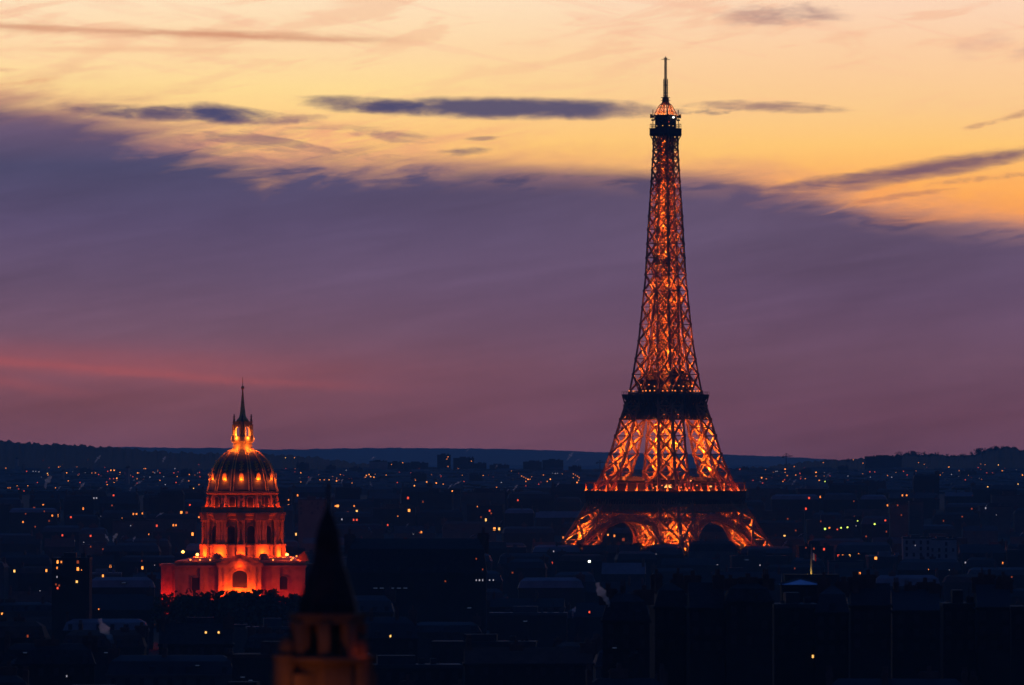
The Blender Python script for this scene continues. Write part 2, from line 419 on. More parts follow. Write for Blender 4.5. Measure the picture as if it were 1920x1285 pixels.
for sx_ in (-1, 1):
    for sy_ in (-1, 1):
        ch = MB(); br = MB(); inn = MB()
        levels = LOW+UP[1:]
        for z0, z1 in zip(levels, levels[1:]):
            wb = .95 if z0 < 118 else .72
            c0 = pylon_corners(sx_, sy_, z0); c1 = pylon_corners(sx_, sy_, z1)
            k = 1.0 if z0 < 60 else (.85 if z0 < 118 else .62)
            mid0 = sum(c0, Vector())/4; mid1 = sum(c1, Vector())/4
            for i in range(4):
                ch.bar(c0[i], c1[i], 1.75*k, 1.75*k, up=(sx_, sy_, 0))
                if z0 > 1: ch.box(c0[i].x-1.05*k, c0[i].x+1.05*k, c0[i].y-1.05*k, c0[i].y+1.05*k, z0-1.2*k, z0+1.2*k)
                j = (i+1) % 4
                nrm = ((c0[i]+c0[j])/2-mid0); nrm.z = 0
                br.bar(c0[i], c0[j], .75*k, 1.5*k, up=nrm)
                br.bar(c0[i], c1[j], wb, 1.5*k, up=nrm)
                br.bar(c0[j], c1[i], wb, 1.5*k, up=nrm)
                if z0 < 118:
                    m0 = (c0[i]+c1[i])/2; m1 = (c0[j]+c1[j])/2
                    br.bar(m0, m1, .45, .6, up=nrm)
                    t0 = (c0[i]+c0[j])/2; t1 = (c1[i]+c1[j])/2
                    pass
                else:
                    t0 = (c0[i]+c0[j])/2; m0 = (c0[i]+c1[i])/2; m1 = (c0[j]+c1[j])/2
                    pass
            # lift rails and stairs inside
            for f in (.38, .62):
                inn.bar(c0[0].lerp(c0[2], f), c1[0].lerp(c1[2], f), .55*k, .7*k)
                pass
            nz = 5 if z0 < 58 or z0 > 118 else 3
            for q in range(nz):
                a_ = mid0.lerp(mid1, q/nz); b_ = mid0.lerp(mid1, (q+1)/nz); r_ = interp(Pt, z0)*.22
                s_ = 1 if q % 2 else -1
                inn.bar(a_+Vector((s_*r_, -s_*r_, 0)), b_+Vector((-s_*r_, s_*r_, 0)), .5*k, .3*k)
            if z0 >= 14:
                nl = 2 if z0 < 100 and not 45 < z0 < 60 and not 99 < z0 < 118 else 1
                pw = 26000 if z0 < 38 else (700 if z0 < 60 else (24000 if z0 < 99 else (900 if z0 < 118 else (1300 if z0 < 125 else 6400))))
                for q in range(nl):
                    lamp(mid0.lerp(mid1, (q+.35)/nl)+Vector((rl.uniform(-1,1), rl.uniform(-1,1), 0))*interp(Pt, z0)*.27, pw/nl*rl.uniform(.7, 1.35), GOLD, tower, .25)
        py = ch.build('pylon', M['iron'], parent=tower)
        br.build('lattice', M['iron'], parent=py); inn.build('lift_rail', M['iron'], parent=py)
# girder bands tying the pylons
def band(mb, z0, z1, hf, nn, w, inset=0, both=True):
    for s in range(4):
        R = Matrix.Rotation(s*pi/2, 4, 'Z'); st = len(mb.v)
        for i in range(nn):
            f0, f1 = -1+2*i/nn, -1+2*(i+1)/nn
            a0, a1 = (hf(z0)-inset), (hf(z1)-inset)
            p00, p10, p01, p11 = (f0*a0, -a0, z0), (f1*a0, -a0, z0), (f0*a1, -a1, z1), (f1*a1, -a1, z1)
            for p, q in ((p00, p11), (p10, p01), (p00, p10), (p01, p11), (p00, p01)): mb.bar(p, q, w, w*1.2, up=(0,-1,0))
        mb.xform(R, st)
# shaft above the junction of the pylons
sh = MB(); shb = MB()
for z0, z1 in zip(TOP, TOP[1:]):
    for s in range(4):
        R = Matrix.Rotation(s*pi/2, 4, 'Z')
        h0, h1 = H(z0), H(z1); s1 = len(sh.v); s2 = len(shb.v)
        k = .62 if z0 < 230 else .5
        sh.bar((-h0,-h0,z0), (-h1,-h1,z1), 1.7*k, 1.7*k)
        sh.bar((0,-h0,z0), (0,-h1,z1), 1.5*k, 1.3*k)
        for x in (-h0, 0): sh.box(x-1.25*k, x+1.25*k, -h0-1.2*k, -h0+.8*k, z0-1.3*k, z0+1.3*k)
        for xa, xb in ((-1, 0), (0, 1)):
            shb.bar((xa*h0,-h0,z0), (xb*h1,-h1,z1), 1.0*k, 1.6*k, up=(0,1,0)); shb.bar((xb*h0,-h0,z0), (xa*h1,-h1,z1), 1.0*k, 1.6*k, up=(0,1,0))
            shb.bar((xa*h0,-h0,z0), (xb*h0,-h0,z0), .7*k, .9*k, up=(0,1,0))
            m = (z0+z1)/2; hm = H(m)
            shb.bar(((xa+xb)/2*h0,-h0,z0), (xa*hm,-hm,m), .2, .3, up=(0,1,0)); shb.bar(((xa+xb)/2*h0,-h0,z0), (xb*hm,-hm,m), .2, .3, up=(0,1,0))
        sh.xform(R, s1); shb.xform(R, s2)
    zm = z0+.3*(z1-z0)
    for q in range(3 if z0 < 240 else 2):
        a = rl.uniform(0, 6.28); r_ = H(z0)*.45
        lamp((r_*cos(a), r_*sin(a), zm), (4300 if z0 < 255 else (4000 if z0 < 266 else 1100))*rl.uniform(.6, 1.5), GOLD, tower, .2)
sh.add(shb.v, shb.f); shaft = sh.build('shaft', M['iron'], parent=tower)
core = MB()
for z0, z1 in zip(UP[2:-1]+TOP, UP[3:]+TOP[1:]):
    for zq, zr in ((z0, (z0+z1)/2), ((z0+z1)/2, z1)):
        ha, hb = H(zq)*.56, H(zr)*.56
        for s in range(4):
            R = Matrix.Rotation(s*pi/2, 4, 'Z'); st = len(core.v)
            core.bar((-ha,-ha,zq), (-hb,-hb,zr), .45); core.bar((-ha,-ha,zq), (hb,-hb,zr), .42, .6, up=(0,1,0)); core.bar((ha,-ha,zq), (-hb,-hb,zr), .42, .6, up=(0,1,0)); core.bar((-ha,-ha,zq), (ha,-ha,zq), .35)
            core.xform(R, st)
for x in (-1.9, 1.9):
    for y in (-1.9, 1.9): core.bar((x,y,119), (x,y,277), .75, .75)
for i in range(40):
    z = 119+i*3.9; s_ = 1 if i % 2 else -1
    core.bar((-1.6*s_,-1.6,z), (1.6*s_,-1.6,z+3.9), .35); core.bar((-1.6*s_,1.6,z), (1.6*s_,1.6,z+3.9), .35)
    core.bar((-1.6,-1.6*s_,z), (-1.6,1.6*s_,z+3.9), .35)
core.build('lift_shaft', M['iron'], parent=tower)
# small platform half-way up the shaft
ip = MB(); h = H(198.5)
ip.box(-h+.6, h-.6, -h+.6, h-.6, 197.6, 198.3); ip.box(-3.4, 3.4, -3.4, 3.4, 198.3, 201)
ip.build('landing', M['irond'], parent=tower)
# arches between the feet
def arch_pt(x, r, inset):
    z = 2.7+sqrt(max(0, r*r-x*x)); return Vector((x, -(H(z)-inset), z))
for s in range(4):
    R = Matrix.Rotation(s*pi/2, 4, 'Z'); b = MB(); nseg = 44
    def pts(r, inset): return [arch_pt(r*sin(-1.25+2.5*i/nseg), r, inset) for i in range(nseg+1)]
    for inset in (1.0, 4.6):
        lo, hi = pts(36.6, inset), pts(40.6, inset)
        for i in range(nseg):
            b.bar(lo[i], lo[i+1], .55, .8, up=(0,1,0)); b.bar(hi[i], hi[i+1], .5, .7, up=(0,1,0))
            b.bar(lo[i], hi[i+1], .28, .45, up=(0,1,0)); b.bar(hi[i], lo[i+1], .28, .45, up=(0,1,0)); b.bar(lo[i], hi[i], .35, .5, up=(0,1,0))
    la, lb = pts(36.5, .9), pts(36.5, 2.0)
    st = len(b.v); vs = []; fs = []
    for i in range(nseg+1):
        vs += [la[i], lb[i], lb[i]+Vector((0,0,.25)), la[i]+Vector((0,0,.25))]
    for i in range(nseg):
        for q in range(4): fs.append((i*4+q, i*4+(q+1) % 4, (i+1)*4+(q+1) % 4, (i+1)*4+q))
    b.add(vs, fs)
    # spandrel lattice up to the girder
    xs2 = [-34+68*i/26 for i in range(27)]
    for i in range(26):
        xa, xb = xs2[i], xs2[i+1]
        za, zb = arch_pt(xa, 40.6, 1).z, arch_pt(xb, 40.6, 1).z
        for zt0 in range(20, 47, 4):
            z0, z1 = zt0+.6, zt0+4.6
            if z0 < max(za, zb) or abs(xa) > A(z0)+1 or abs(xb) > A(z0)+1: continue
            b.bar((xa, -(H(z0)-1), z0), (xb, -(H(z1)-1), z1), .38, .5, up=(0,1,0)); b.bar((xb, -(H(z0)-1), z0), (xa, -(H(z1)-1), z1), .38, .5, up=(0,1,0))
            b.bar((xa, -(H(z0)-1), z0), (xb, -(H(z0)-1), z0), .4, .5, up=(0,1,0))
    b.xform(R); b.build('arch', M['iron'], parent=tower)
    for q in (-24, 24):
        p = R @ Vector((q, -(H(27)-2.6), 25.5)); lamp(p, 650, (1,.1,.008), tower, .3)
# first platform
P1 = 35.5
b = MB(); band(b, 45, 53, H, 24, .45, .3); band(b, 45, 49, H, 36, .4, 1.5); band(b, 49, 53, H, 36, .4, 2.6)
gird = b.build('girder', M['iron'], parent=tower)
fp = MB()
for s in range(4):
    R = Matrix.Rotation(s*pi/2, 4, 'Z'); st = len(fp.v)
    fp.box(-P1, P1-.8, -P1, -P1+.8, 52.6, 57.2)            # frieze
    fp.box(-P1-.9, P1-12.4, -P1-.9, -P1+12, 57.2, 57.6)    # deck
    for i in range(37):
        x = -P1+.6+i*(2*P1-1.2)/36; fp.prism([(x-.25, 49.5), (x+.25, 49.5), (x+.25, 52.6), (x-.25, 52.6)], -P1+.1, -H(51)+.4)
    fp.xform(R, st)
plat1 = fp.build('platform', M['irond'], parent=tower)
b = MB()
for s in range(4):
    R = Matrix.Rotation(s*pi/2, 4, 'Z'); st = len(b.v)
    b.box(-P1-.2, P1-1.4, -P1-.2, -P1+1.2, 62.2, 62.9); b.xform(R, st)
b.build('gallery_roof', M['iron'], parent=tower)
b = MB()
for s in range(4):
    R = Matrix.Rotation(s*pi/2, 4, 'Z'); st = len(b.v)
    b.bar((-P1, -P1-.1, 58.7), (P1, -P1-.1, 58.7), .12)
    for i in range(60): x = -P1+i*2*P1/60; b.bar((x, -P1-.1, 57.6), (x, -P1-.1, 58.7), .1)
    b.xform(R, st)
b.build('railing', M['iron'], parent=tower)
colm = MB().box(-.34, .34, -.34, .34, 57.6, 62.2).box(-.5, .5, -.5, .5, 61.7, 62.15).mesh('column', M['iron'])
lm = MB().lathe([(0,-.32),(.28,-.2),(.34,0),(.28,.2),(0,.32)], 8).mesh('lamp', EM['O'])
for s in range(4):
    R = Matrix.Rotation(s*pi/2, 4, 'Z')
    for i in range(9):
        p = R @ Vector((-P1+.4+i*(2*P1-.8)/9, -P1+.5, 0))
        put('column', colm, tower, p, rz=s*pi/2)
        q = R @ Vector((-P1+.4+i*(2*P1-.8)/9+.1, -P1-.55, 58.0))
        put('lamp', lm, tower, q); lamp(R @ Vector((-P1+.4+i*(2*P1-.8)/9+.1, -P1-.7, 58.9)), 1000, (1,.08,.005), tower, .2)
for (x0, x1, y0, y1, zt) in ((-27,-6,-27,-10,67), (6,27,-27,-10,66), (-27,-8,10,27,66.5)):
    pv = MB().box(x0, x1, y0, y1, 57.6, zt-2.5).frustum(x0-.8, x1+.8, y0-.8, y1+.8, zt-2.5, zt, 4, 3).build('pavilion', M['irond'], parent=tower)
wmesh = MB().box(-.5, .5, -.12, .12, -.5, .5).mesh('window', EM['y'])
for x, y, z, w_, h_, rz in ((-27.2,-22,60.6,6,1.8,pi/2), (-27.2,-14,60.4,3,.7,pi/2), (-20,-27.2,64.2,3,.6,0), (-12,-27.2,63.9,3,.6,0), (10,-27.2,60.4,2,.7,0), (20,-27.2,60.2,4,.5,0)):
    put('window', wmesh, tower, (x, y, z), (w_, 1, h_), rz)
lw = MB().lathe([(0,-.36),(.3,-.22),(.38,0),(.3,.22),(0,.36)], 8).mesh('lamp', EM['o'])
for i in range(6):
    p = Vector((-P1+2+i*4.1, -P1+2.2, 60.2+rl.uniform(-.8, 1.6)))
    put('lamp', lw, tower, p)
    p = Vector((-P1+2.2, -P1+4+i*3.3, 60.2+rl.uniform(-.8, 1.6)))
    if i % 2: put('lamp', lw, tower, p)
# second platform
P2 = 19.4
b = MB(); band(b, 102, 112, H, 10, .55, .2); band(b, 102, 107, H, 20, .35, 1.4)
b.build('girder', M['irond'], parent=tower)
b = MB()
b.box(-14.4, 14.4, -14.4, 14.4, 101.8, 112.4)
b.frustum(-P2, P2, -P2, P2, 116.4, 117.3, 0, 0)
b.frustum(-17.2, 17.2, -17.2, 17.2, 112.4, 116.4, -2.0, -2.0)
for s in range(4):
    R = Matrix.Rotation(s*pi/2, 4, 'Z'); st = len(b.v)
    for i in range(13):
        x = -17+i*34/12; b.bar((x, -15.8, 103), (x*1.1, -P2+.2, 116.2), .35, .9, up=(0,1,0))
    b.bar((-P2, -P2, 118.9), (P2, -P2, 118.9), .14)
    for i in range(24): x = -P2+i*2*P2/24; b.bar((x, -P2, 117.3), (x, -P2, 118.9), .12)
    b.xform(R, st)
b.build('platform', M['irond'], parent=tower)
b = MB()
b.box(-16.2, 16.2, -16.2, 16.2, 117.5, 118.4).frustum(-12, 12, -12, 12, 118.4, 125.5, .6, .6).frustum(-12.6, 12.6, -12.6, 12.6, 125.5, 126.3, 0, 0).frustum(-9.6, 9.6, -9.6, 9.6, 126.3, 131, 1.2, 1.2)
for x, y, z in ((-5,-9,133), (4,-9,132), (-9,5,133.5), (8,2,132.2)): b.box(x-1.5, x+1.5, y-1.2, y+1.2, 130, z)
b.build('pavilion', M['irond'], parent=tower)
ls = MB().lathe([(0,-.4),(.36,-.25),(.42,0),(.36,.25),(0,.4)], 8).mesh('lamp', EM['o'])
for s in range(4):
    R = Matrix.Rotation(s*pi/2, 4, 'Z')
    for i in range(10):
        if rl.random() < .15: continue
        p = R @ Vector((-15.5+i*3.2+rl.uniform(-.6, .6), -16.6, 119.2+rl.uniform(0, .3))); put('lamp', ls, tower, p).scale = (rl.uniform(.9, 1.1),)*3
    for i in range(4):
        p = R @ Vector((-9+i*5.2+rl.uniform(-1, 1), -12.3, 121.8+rl.uniform(0, 1.5))); put('lamp', lw, tower, p)
# top: flared brackets, closed cabin, open deck, lit arches, mast
b = MB()
hf0 = H(268)
for s in range(4):
    R = Matrix.Rotation(s*pi/2, 4, 'Z'); st = len(b.v)
    for f in (-1, -.5, 0, .5, 1): 
        b.bar((f*5.3, -5.3, 271.5), (f*5.9, -5.9, 275.3), .3, .5, up=(0,1,0)); b.bar((f*5.9, -5.9, 275.3), (f*7, -7, 278.2), .35, .6, up=(0,1,0))
    b.xform(R, st)
b.frustum(-6.4, 6.4, -6.4, 6.4, 277.0, 278.4, -.7, -.7)
b.frustum(-7.1, 7.1, -7.1, 7.1, 278.4, 281.4, 0, 0); b.frustum(-7.25, 7.25, -7.25, 7.25, 281.4, 281.9, 0, 0)
for s in range(4):
    R = Matrix.Rotation(s*pi/2, 4, 'Z'); st = len(b.v)
    for i in range(12):
        x = -6.9+i*13.8/12; b.bar((x, -6.9, 281.9), (x, -6.9, 284.3), .13)
    b.bar((-6.9, -6.9, 283.2), (6.9, -6.9, 283.2), .12); b.bar((-6.9, -6.9, 284.3), (6.9, -6.9, 284.3), .16)
    b.bar((-6.9, -6.9, 284.3), (-5.8, -5.8, 285.4), .2)
    b.xform(R, st)
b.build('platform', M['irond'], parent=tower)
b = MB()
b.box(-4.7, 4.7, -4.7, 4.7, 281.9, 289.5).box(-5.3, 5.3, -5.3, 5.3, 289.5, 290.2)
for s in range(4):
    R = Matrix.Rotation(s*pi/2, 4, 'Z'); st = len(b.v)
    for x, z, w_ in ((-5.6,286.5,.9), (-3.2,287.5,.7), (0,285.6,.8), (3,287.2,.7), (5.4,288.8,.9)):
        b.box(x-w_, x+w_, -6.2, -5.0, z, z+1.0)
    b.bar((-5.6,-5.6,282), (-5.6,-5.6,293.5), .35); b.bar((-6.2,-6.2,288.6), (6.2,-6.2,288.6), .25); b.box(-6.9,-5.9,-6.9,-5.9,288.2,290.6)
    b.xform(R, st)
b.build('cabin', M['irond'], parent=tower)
put('beacon', MB().lathe([(0,-.55),(.5,-.3),(.6,0),(.5,.3),(0,.55)], 10).mesh('beacon', EM['W']), tower, (-2.2, -7.6, 288.4))
put('lamp', MB().lathe([(0,-.3),(.3,0),(0,.3)], 8).mesh('lamp', EM['r']), tower, (-4.3, -5.6, 285.6))
for x, y in ((-6.0,-7.2), (-2.0,-7.2), (-7.2,-3.0), (-7.2,1.5)): put('lamp', MB().lathe([(0,-.26),(.26,0),(0,.26)], 8).mesh('lamp', EM['y']), tower, (x, y, 283.2))
b = MB()
for s in range(4):
    R = Matrix.Rotation(s*pi/2, 4, 'Z'); st = len(b.v)
    for f in (-1, -.35, .35, 1):
        prev = None
        for i in range(9):
            t = i/8; r_ = 4.9*(1-t)+1.2*t; z = 290.2+7.2*sin(t*pi/2)
            p = Vector((f*r_, -r_, z))
            if prev is not None: b.bar(prev, p, .34, .5, up=(0,1,0))
            prev = p
    for t in (.2, .45, .7):
        r_ = 4.9*(1-t)+1.2*t; z = 290.2+7.2*sin(t*pi/2); b.bar((-r_, -r_, z), (r_, -r_, z), .3)
    b.bar((-4.9,-4.9,291.4), (4.9,-4.9,291.4), .3)
    b.xform(R, st)
b.frustum(-1.7, 1.7, -1.7, 1.7, 296.6, 298.2, 0, 0)
b.build('campanile', M['iron'], parent=tower)
for x, y in ((-2.6,-2.6), (2,-3), (-3,2), (2.4,2.4), (0,0)): lamp((x, y, 291.2), 2300, GOLD, tower, .2)
b = MB()
b.frustum(-1.5, 1.5, -1.5, 1.5, 298.2, 301.2, .1, .1)
for zz in (299, 300.8):
    b.box(-2.1, 2.1, -2.1, 2.1, zz, zz+.35)
def mast(z0, z1, r0, nn):
    for x, y in ((-1,-1), (1,-1), (1,1), (-1,1)): b.bar((x*r0, y*r0, z0), (x*r0, y*r0, z1), r0*.45)
    for i in range(nn):
        za, zb = z0+(z1-z0)*i/nn, z0+(z1-z0)*(i+1)/nn
        for R in (0, 1, 2, 3):
            c, s_ = cos(R*pi/2), sin(R*pi/2)
            p = Vector((-r0*c+r0*s_, -r0*s_-r0*c, za)); q = Vector((r0*c+r0*s_, r0*s_-r0*c, zb)); b.bar(p, q, r0*.35)
mast(301.2, 312.3, .82, 12); mast(312.3, 325.2, .5, 18)
for i in range(7):
    z = 302.2+i*1.6
    b.bar((-1.7,-.5,z), (1.7,.5,z), .22); b.bar((-.5,1.7,z), (.5,-1.7,z), .22)
b.bar((-2.3,1.7,324.6), (2.3,-1.7,324.6), .3); b.bar((0,0,324.6), (0,0,326.4), .35); b.box(-.9, .9, -.9, .9, 325.2, 325.6)
b.build('antenna', M['irond'], parent=tower)

# ------------------------------------------------------------------ domed church
CD = 2740.0; q = CD/F
church = empty('domed_church', px2w(455, HY, CD)[:2]+(0,), 'floodlit baroque church with ribbed dark dome, lantern and spire, glowing orange red', 'church')
RED = (1, .062, .003)
def ring_pt(r, deg, z): return Vector((r*sin(radians(deg)), -r*cos(radians(deg)), z))
# square body
b = MB()
b.box(-26.4, 26.4, -26.4, 26.4, 0, 32.6); b.box(-27.1, 27.1, -27.1, 27.1, 31.4, 32.3); b.box(-26.7, 26.7, -26.7, 26.7, 32.6, 34.0); b.box(-26.8, 26.8, -26.8, 26.8, 17.5, 18.3)
for x in (-26, -15.6, 15.6, 26): b.box(x-.7, x+.7, -26.9, -26.4, 0, 31.4)
# central projecting bay with pilasters and pediment
b.box(-9.0, 9.0, -28.4, -26.4, 0, 31.6); b.box(-9.5, 9.5, -29.0, -26.4, 31.6, 32.7)
b.prism([(-9.4, 32.7), (9.4, 32.7), (0, 36.6)], -28.9, -26.2)
for x in (-8.2, -6.1, 6.1, 8.2): b.box(x-.55, x+.55, -28.85, -28.4, 0, 31.6)
wallo = b.build('wall', M['stone'], parent=church)
b = MB().prism([(-10.0, 32.75), (-9.4, 32.75), (0, 36.65), (9.4, 32.75), (10.0, 32.75), (0, 37.2)], -29.2, -26.0)
b.prism([(-1.0,33.2),(1.0,33.2),(1.2,34.4),(.6,35.3),(-.6,35.3),(-1.2,34.4)], -29.15, -28.85); b.prism([(-4.6,33.2),(-1.4,33.2),(-1.5,34.3),(-3,34)], -29.1, -28.85); b.prism([(4.6,33.2),(1.4,33.2),(1.5,34.3),(3,34)], -29.1, -28.85)
b.build('pediment', M['stone'], parent=church)
def arch_poly(w, z0, z1, n=10):
    r = w/2; zs = z1-r*.75
    return [(-r, z0), (r, z0)]+[(r*cos(pi*i/n), zs+r*.75*sin(pi*i/n)) for i in range(n+1)]
def window(parent, poly, y, at, deg=0, frame=.45, mname='glassd'):
    o = put('window', MB().prism(poly, -.03, .5).mesh('window', M[mname]), parent, at, rz=radians(deg))
    cx_ = sum(p[0] for p in poly)/len(poly); zc = sum(p[1] for p in poly)/len(poly)
    big = [(cx_+(x-cx_)*(1+frame/2.2), zc+(z-zc)*(1+frame/3.2)) for x, z in poly]
    fb = MB(); n = len(poly)
    vs = [(x, -.3, z) for x, z in poly]+[(x, -.3, z) for x, z in big]+[(x, .4, z) for x, z in poly]+[(x, .4, z) for x, z in big]
    fs = []
    for i in range(n):
        j = (i+1) % n; fs += [(i, j, n+j, n+i), (n+i, n+j, 3*n+j, 3*n+i), (j, i, 2*n+i, 2*n+j)]
    fb.add(vs, fs); fo = fb.build('frame', M['stone'], parent=o)
    return o
window(church, arch_poly(6.1, 23.2, 30.2), 0, (0, -28.45, 0), 0, .6)
window(church, [(-1.55,22.2),(1.55,22.2),(1.55,27.4),(-1.55,27.4)], 0, (-18.2, -26.45, 0), 0, .3)
window(church, arch_poly(3.3, 22.4, 27.9), 0, (17.8, -26.45, 0), 0, .5)
b = MB().prism(arch_poly(8.4, 22.6, 32.0)[2:]+arch_poly(7.4, 22.6, 31.3)[2:][::-1], -28.75, -28.3).build('archivolt', M['stone'], parent=church)
# side wing set back
b = MB().box(-33.5, -26.9, -6, 20, 0, 31.5).box(-34, -26.8, -6.6, 20.5, 31.5, 32.6)
for x in (-33, -31.2, -29): b.box(x-.4, x+.4, -6.5, -6, 0, 31.5)
b.build('wing', M['stone'], parent=church)
MB().box(26.9, 33.5, -6, 20, 0, 31.5).box(26.8, 34, -6.6, 20.5, 31.5, 32.6).build('wing', M['stone'], parent=church)
# terrace roof and its small corner domes
b = MB().frustum(-26, 26, -26, 26, 34, 35.4, 6, 6).build('roof', M['lead'], parent=church)
for x in (-9.6, 9.6):
    MB().lathe([(2.5,33.4),(2.5,34.8),(2.1,36.0),(1.2,36.9),(0,37.3)], 20, x, -21.5).build('cupola', M['lead'], parent=church, smooth=True)
# drum
b = MB()
b.lathe([(16.9,34.4),(16.9,36.0),(16.6,36.2),(16.6,39.6),(16.9,39.9),(16.9,40.6),(15.3,40.7),(15.3,50.9),(16.0,51.2),(16.0,52.4),(17.0,52.8),(17.3,53.5),(17.3,53.9),(15.0,54.1)], 72)
for k in range(12):
    a = 30*k
    st = len(b.v); w_ = 3.1 if k % 2 else 1.7
    b.box(-w_, w_, -17.6, -16.0, 34.8, 40.7); b.box(-w_-.15, w_+.15, -17.8, -16, 39.9, 40.75); b.box(-w_-.1, w_+.1, -17.3, -15, 51.0, 52.6); b.box(-w_-.3, w_+.3, -17.9, -15, 52.6, 53.8)
    b.xform(Matrix.Rotation(radians(a), 4, 'Z'), st)
drum = b.build('drum', M['stone'], parent=church)
colp = MB().lathe([(.95,40.75),(.95,41.2),(.72,41.5),(.66,49.6),(.72,49.8),(1.0,50.7),(1.0,51.0)], 14).mesh('column', M['stone'], smooth=True)
for k in range(12):
    for d_ in ((-6.6, -2.6, 2.6, 6.6) if k % 2 else (-3.2, 3.2)):
        p = ring_pt(16.35, 30*k+d_, 0); put('column', colp, drum, p)
for k in range(12):
    a = 15+30*k; p = ring_pt(15.35, a, 0)
    window(drum, arch_poly(3.1, 41.2, 48.4), 0, p, a, .4)
# attic
b = MB()
b.lathe([(14.2,54.0),(14.2,60.9),(14.6,61.3),(15.1,61.9),(15.1,62.5),(14.3,62.8)], 72)
b.lathe([(14.9,54.0),(14.9,55.6),(14.2,55.8)], 72)
b.lathe([(16.9,53.9),(16.9,55.9),(16.5,55.9),(16.5,53.9)], 72, caps=False); b.lathe([(17.1,55.7),(17.1,56.1),(16.4,56.1)], 72, caps=False)
attic = b.build('attic', M['stone'], parent=church)
vol = MB()
st = 0
vol.prism([(0,54.2),(2.3,54.2),(2.4,55.4),(1.5,56.6),(.9,58.4),(1.0,59.6),(.6,60.9),(0,60.9)], -.6, .6)
volm = vol.xform(Matrix.Translation((0,0,0))).mesh('buttress', M['stone'])
for k in range(12):
    a = 30*k; p = ring_pt(14.0, a, 0)
    put('buttress', volm, attic, p, rz=radians(a)-pi/2)
    a = 15+30*k; p = ring_pt(14.3, a, 0); window(attic, arch_poly(2.5, 55.9, 60.3), 0, p, a, .5)
# dome with ribs, trophies and dormers
DP = [(14.9,62.6),(14.7,63.4),(14.3,64.6),(14.1,66),(13.8,67.6),(13.2,69.6),(12.5,71.6),(11.5,73.6),(10.2,75.5),(8.6,77.3),(6.8,78.7),(5.4,79.4),(4.3,79.7)]
dome = MB().lathe(DP, 72).build('dome', M['lead'], parent=church, smooth=True)
rb = MB()
for i in range(len(DP)-1):
    (r0, z0), (r1, z1) = DP[i], DP[i+1]; w0 = .75*(.35+.65*r0/15)
    for off in (-1, 1): rb.bar((off*w0*.8, -r0-.1, z0), (off*w0*.8, -r1-.1, z1), .38, .4, up=(0,1,0))
ribm = rb.mesh('rib', M['gold'])
tr = MB()
for z, w_ in ((71.2,.9), (72.4,.6), (73.4,.95), (74.4,.5)):
    r_ = interp([(z_, -r) for r, z_ in DP], z); tr.bar((-w_, r_-.12, z), (w_, r_-.12, z+.5), .6, .3, up=(0,1,0)); tr.bar((0, r_-.12, z-.5), (0, r_-.1, z+.8), .5, .3, up=(0,1,0))
trm = tr.mesh('trophy', M['gold'])
dm = MB().prism([(-.9,67.2),(.9,67.2),(.9,69.2),(.5,70.0),(0,70.3),(-.5,70.0),(-.9,69.2)], -14.05, -12.9).mesh('dormer', M['gold'])
dw = MB().prism([(-.5,67.5),(.5,67.5),(.5,69.0),(0,69.5),(-.5,69.0)], -14.1, -13.9).mesh('dormer_window', M['glassd'])
for k in range(12):
    put('rib', ribm, dome, rz=radians(15+30*k)); put('trophy', trm, dome, rz=radians(30*k))
    d_ = put('dormer', dm, dome, rz=radians(30*k))
    p = ring_pt(15.2, 30*k, 67.4)
    if p.y < 3: lamp(p, 330, (1,.14,.009), church, .15)
# lantern
b = MB()
b.lathe([(4.4,79.4),(4.4,80.2),(3.9,80.6),(3.9,82.6),(4.5,82.9),(4.7,83.3),(4.7,85.2),(4.4,85.4)], 32)
for x in (-1, 1):
    for y in (-1, 1): b.box(x*2.35-.6, x*2.35+.6, y*2.35-.6, y*2.35+.6, 85.4, 90.2)
for rz in range(4):
    st = len(b.v)
    for sgn in (-1, 1):
        for i in range(6):
            a0, a1 = pi/2*i/6, pi/2*(i+1)/6
            xa, xb = sgn*1.75*cos(a0), sgn*1.75*cos(a1)
            b.bar((xa, -2.55, 87.6+1.9*sin(a0)), (xb, -2.55, 87.6+1.9*sin(a1)), .55, .6, up=(0,1,0))
    b.box(-2.9, 2.9, -2.9, -2.3, 89.6, 90.3)
    b.xform(Matrix.Rotation(rz*pi/2, 4, 'Z'), st)
b.box(-2.8, 2.8, -2.8, 2.8, 90.2, 90.9); b.box(-3.0, 3.0, -3.0, 3.0, 90.9, 91.4)
lant = b.build('lantern', M['stone'], parent=church); lant.rotation_euler = (0, 0, pi/4)
for k in range(4):
    a = 45+90*k
    for d_ in (-14, 14): put('column', MB().lathe([(.32,85.4),(.26,86),(.24,89.4),(.34,90.2)], 10).mesh('column', M['stone']), lant, ring_pt(4.15, a+d_, 0))
st_m = MB().lathe([(.42,91.4),(.45,92.2),(.3,92.8),(.42,93.4),(.2,93.8),(.26,94.2),(0,94.6)], 10).mesh('statue', M['lead'])
for x in (-2.5, 2.5):
    for y in (-2.5, 2.5): put('statue', st_m, lant, (x, y, 0))
b = MB().lathe([(2.7,91.4),(2.3,92.3),(1.5,93.2),(1.15,94.6),(.8,98),(.45,102),(.25,104.5),(.6,104.9),(.72,105.4),(.5,105.9),(.12,106.1),(.1,109.6),(0,110)], 16)
b.bar((-.5,0,108.1), (.5,0,108.1), .12)
b.build('spire', M['gold'], parent=church, smooth=True)
for x, y in ((0,0), (-1.2,-1), (1.2,1)): lamp((x, y, 86.1), 1500, (1,.2,.02), church, .2)
for a in range(-150, 180, 60): lamp(ring_pt(5.6, a, 80.5), 700, (1,.17,.012), church, .15)
for a in range(-150, 180, 60): lamp(ring_pt(5.25, a, 84.5), 420, (1,.2,.02), church, .15)
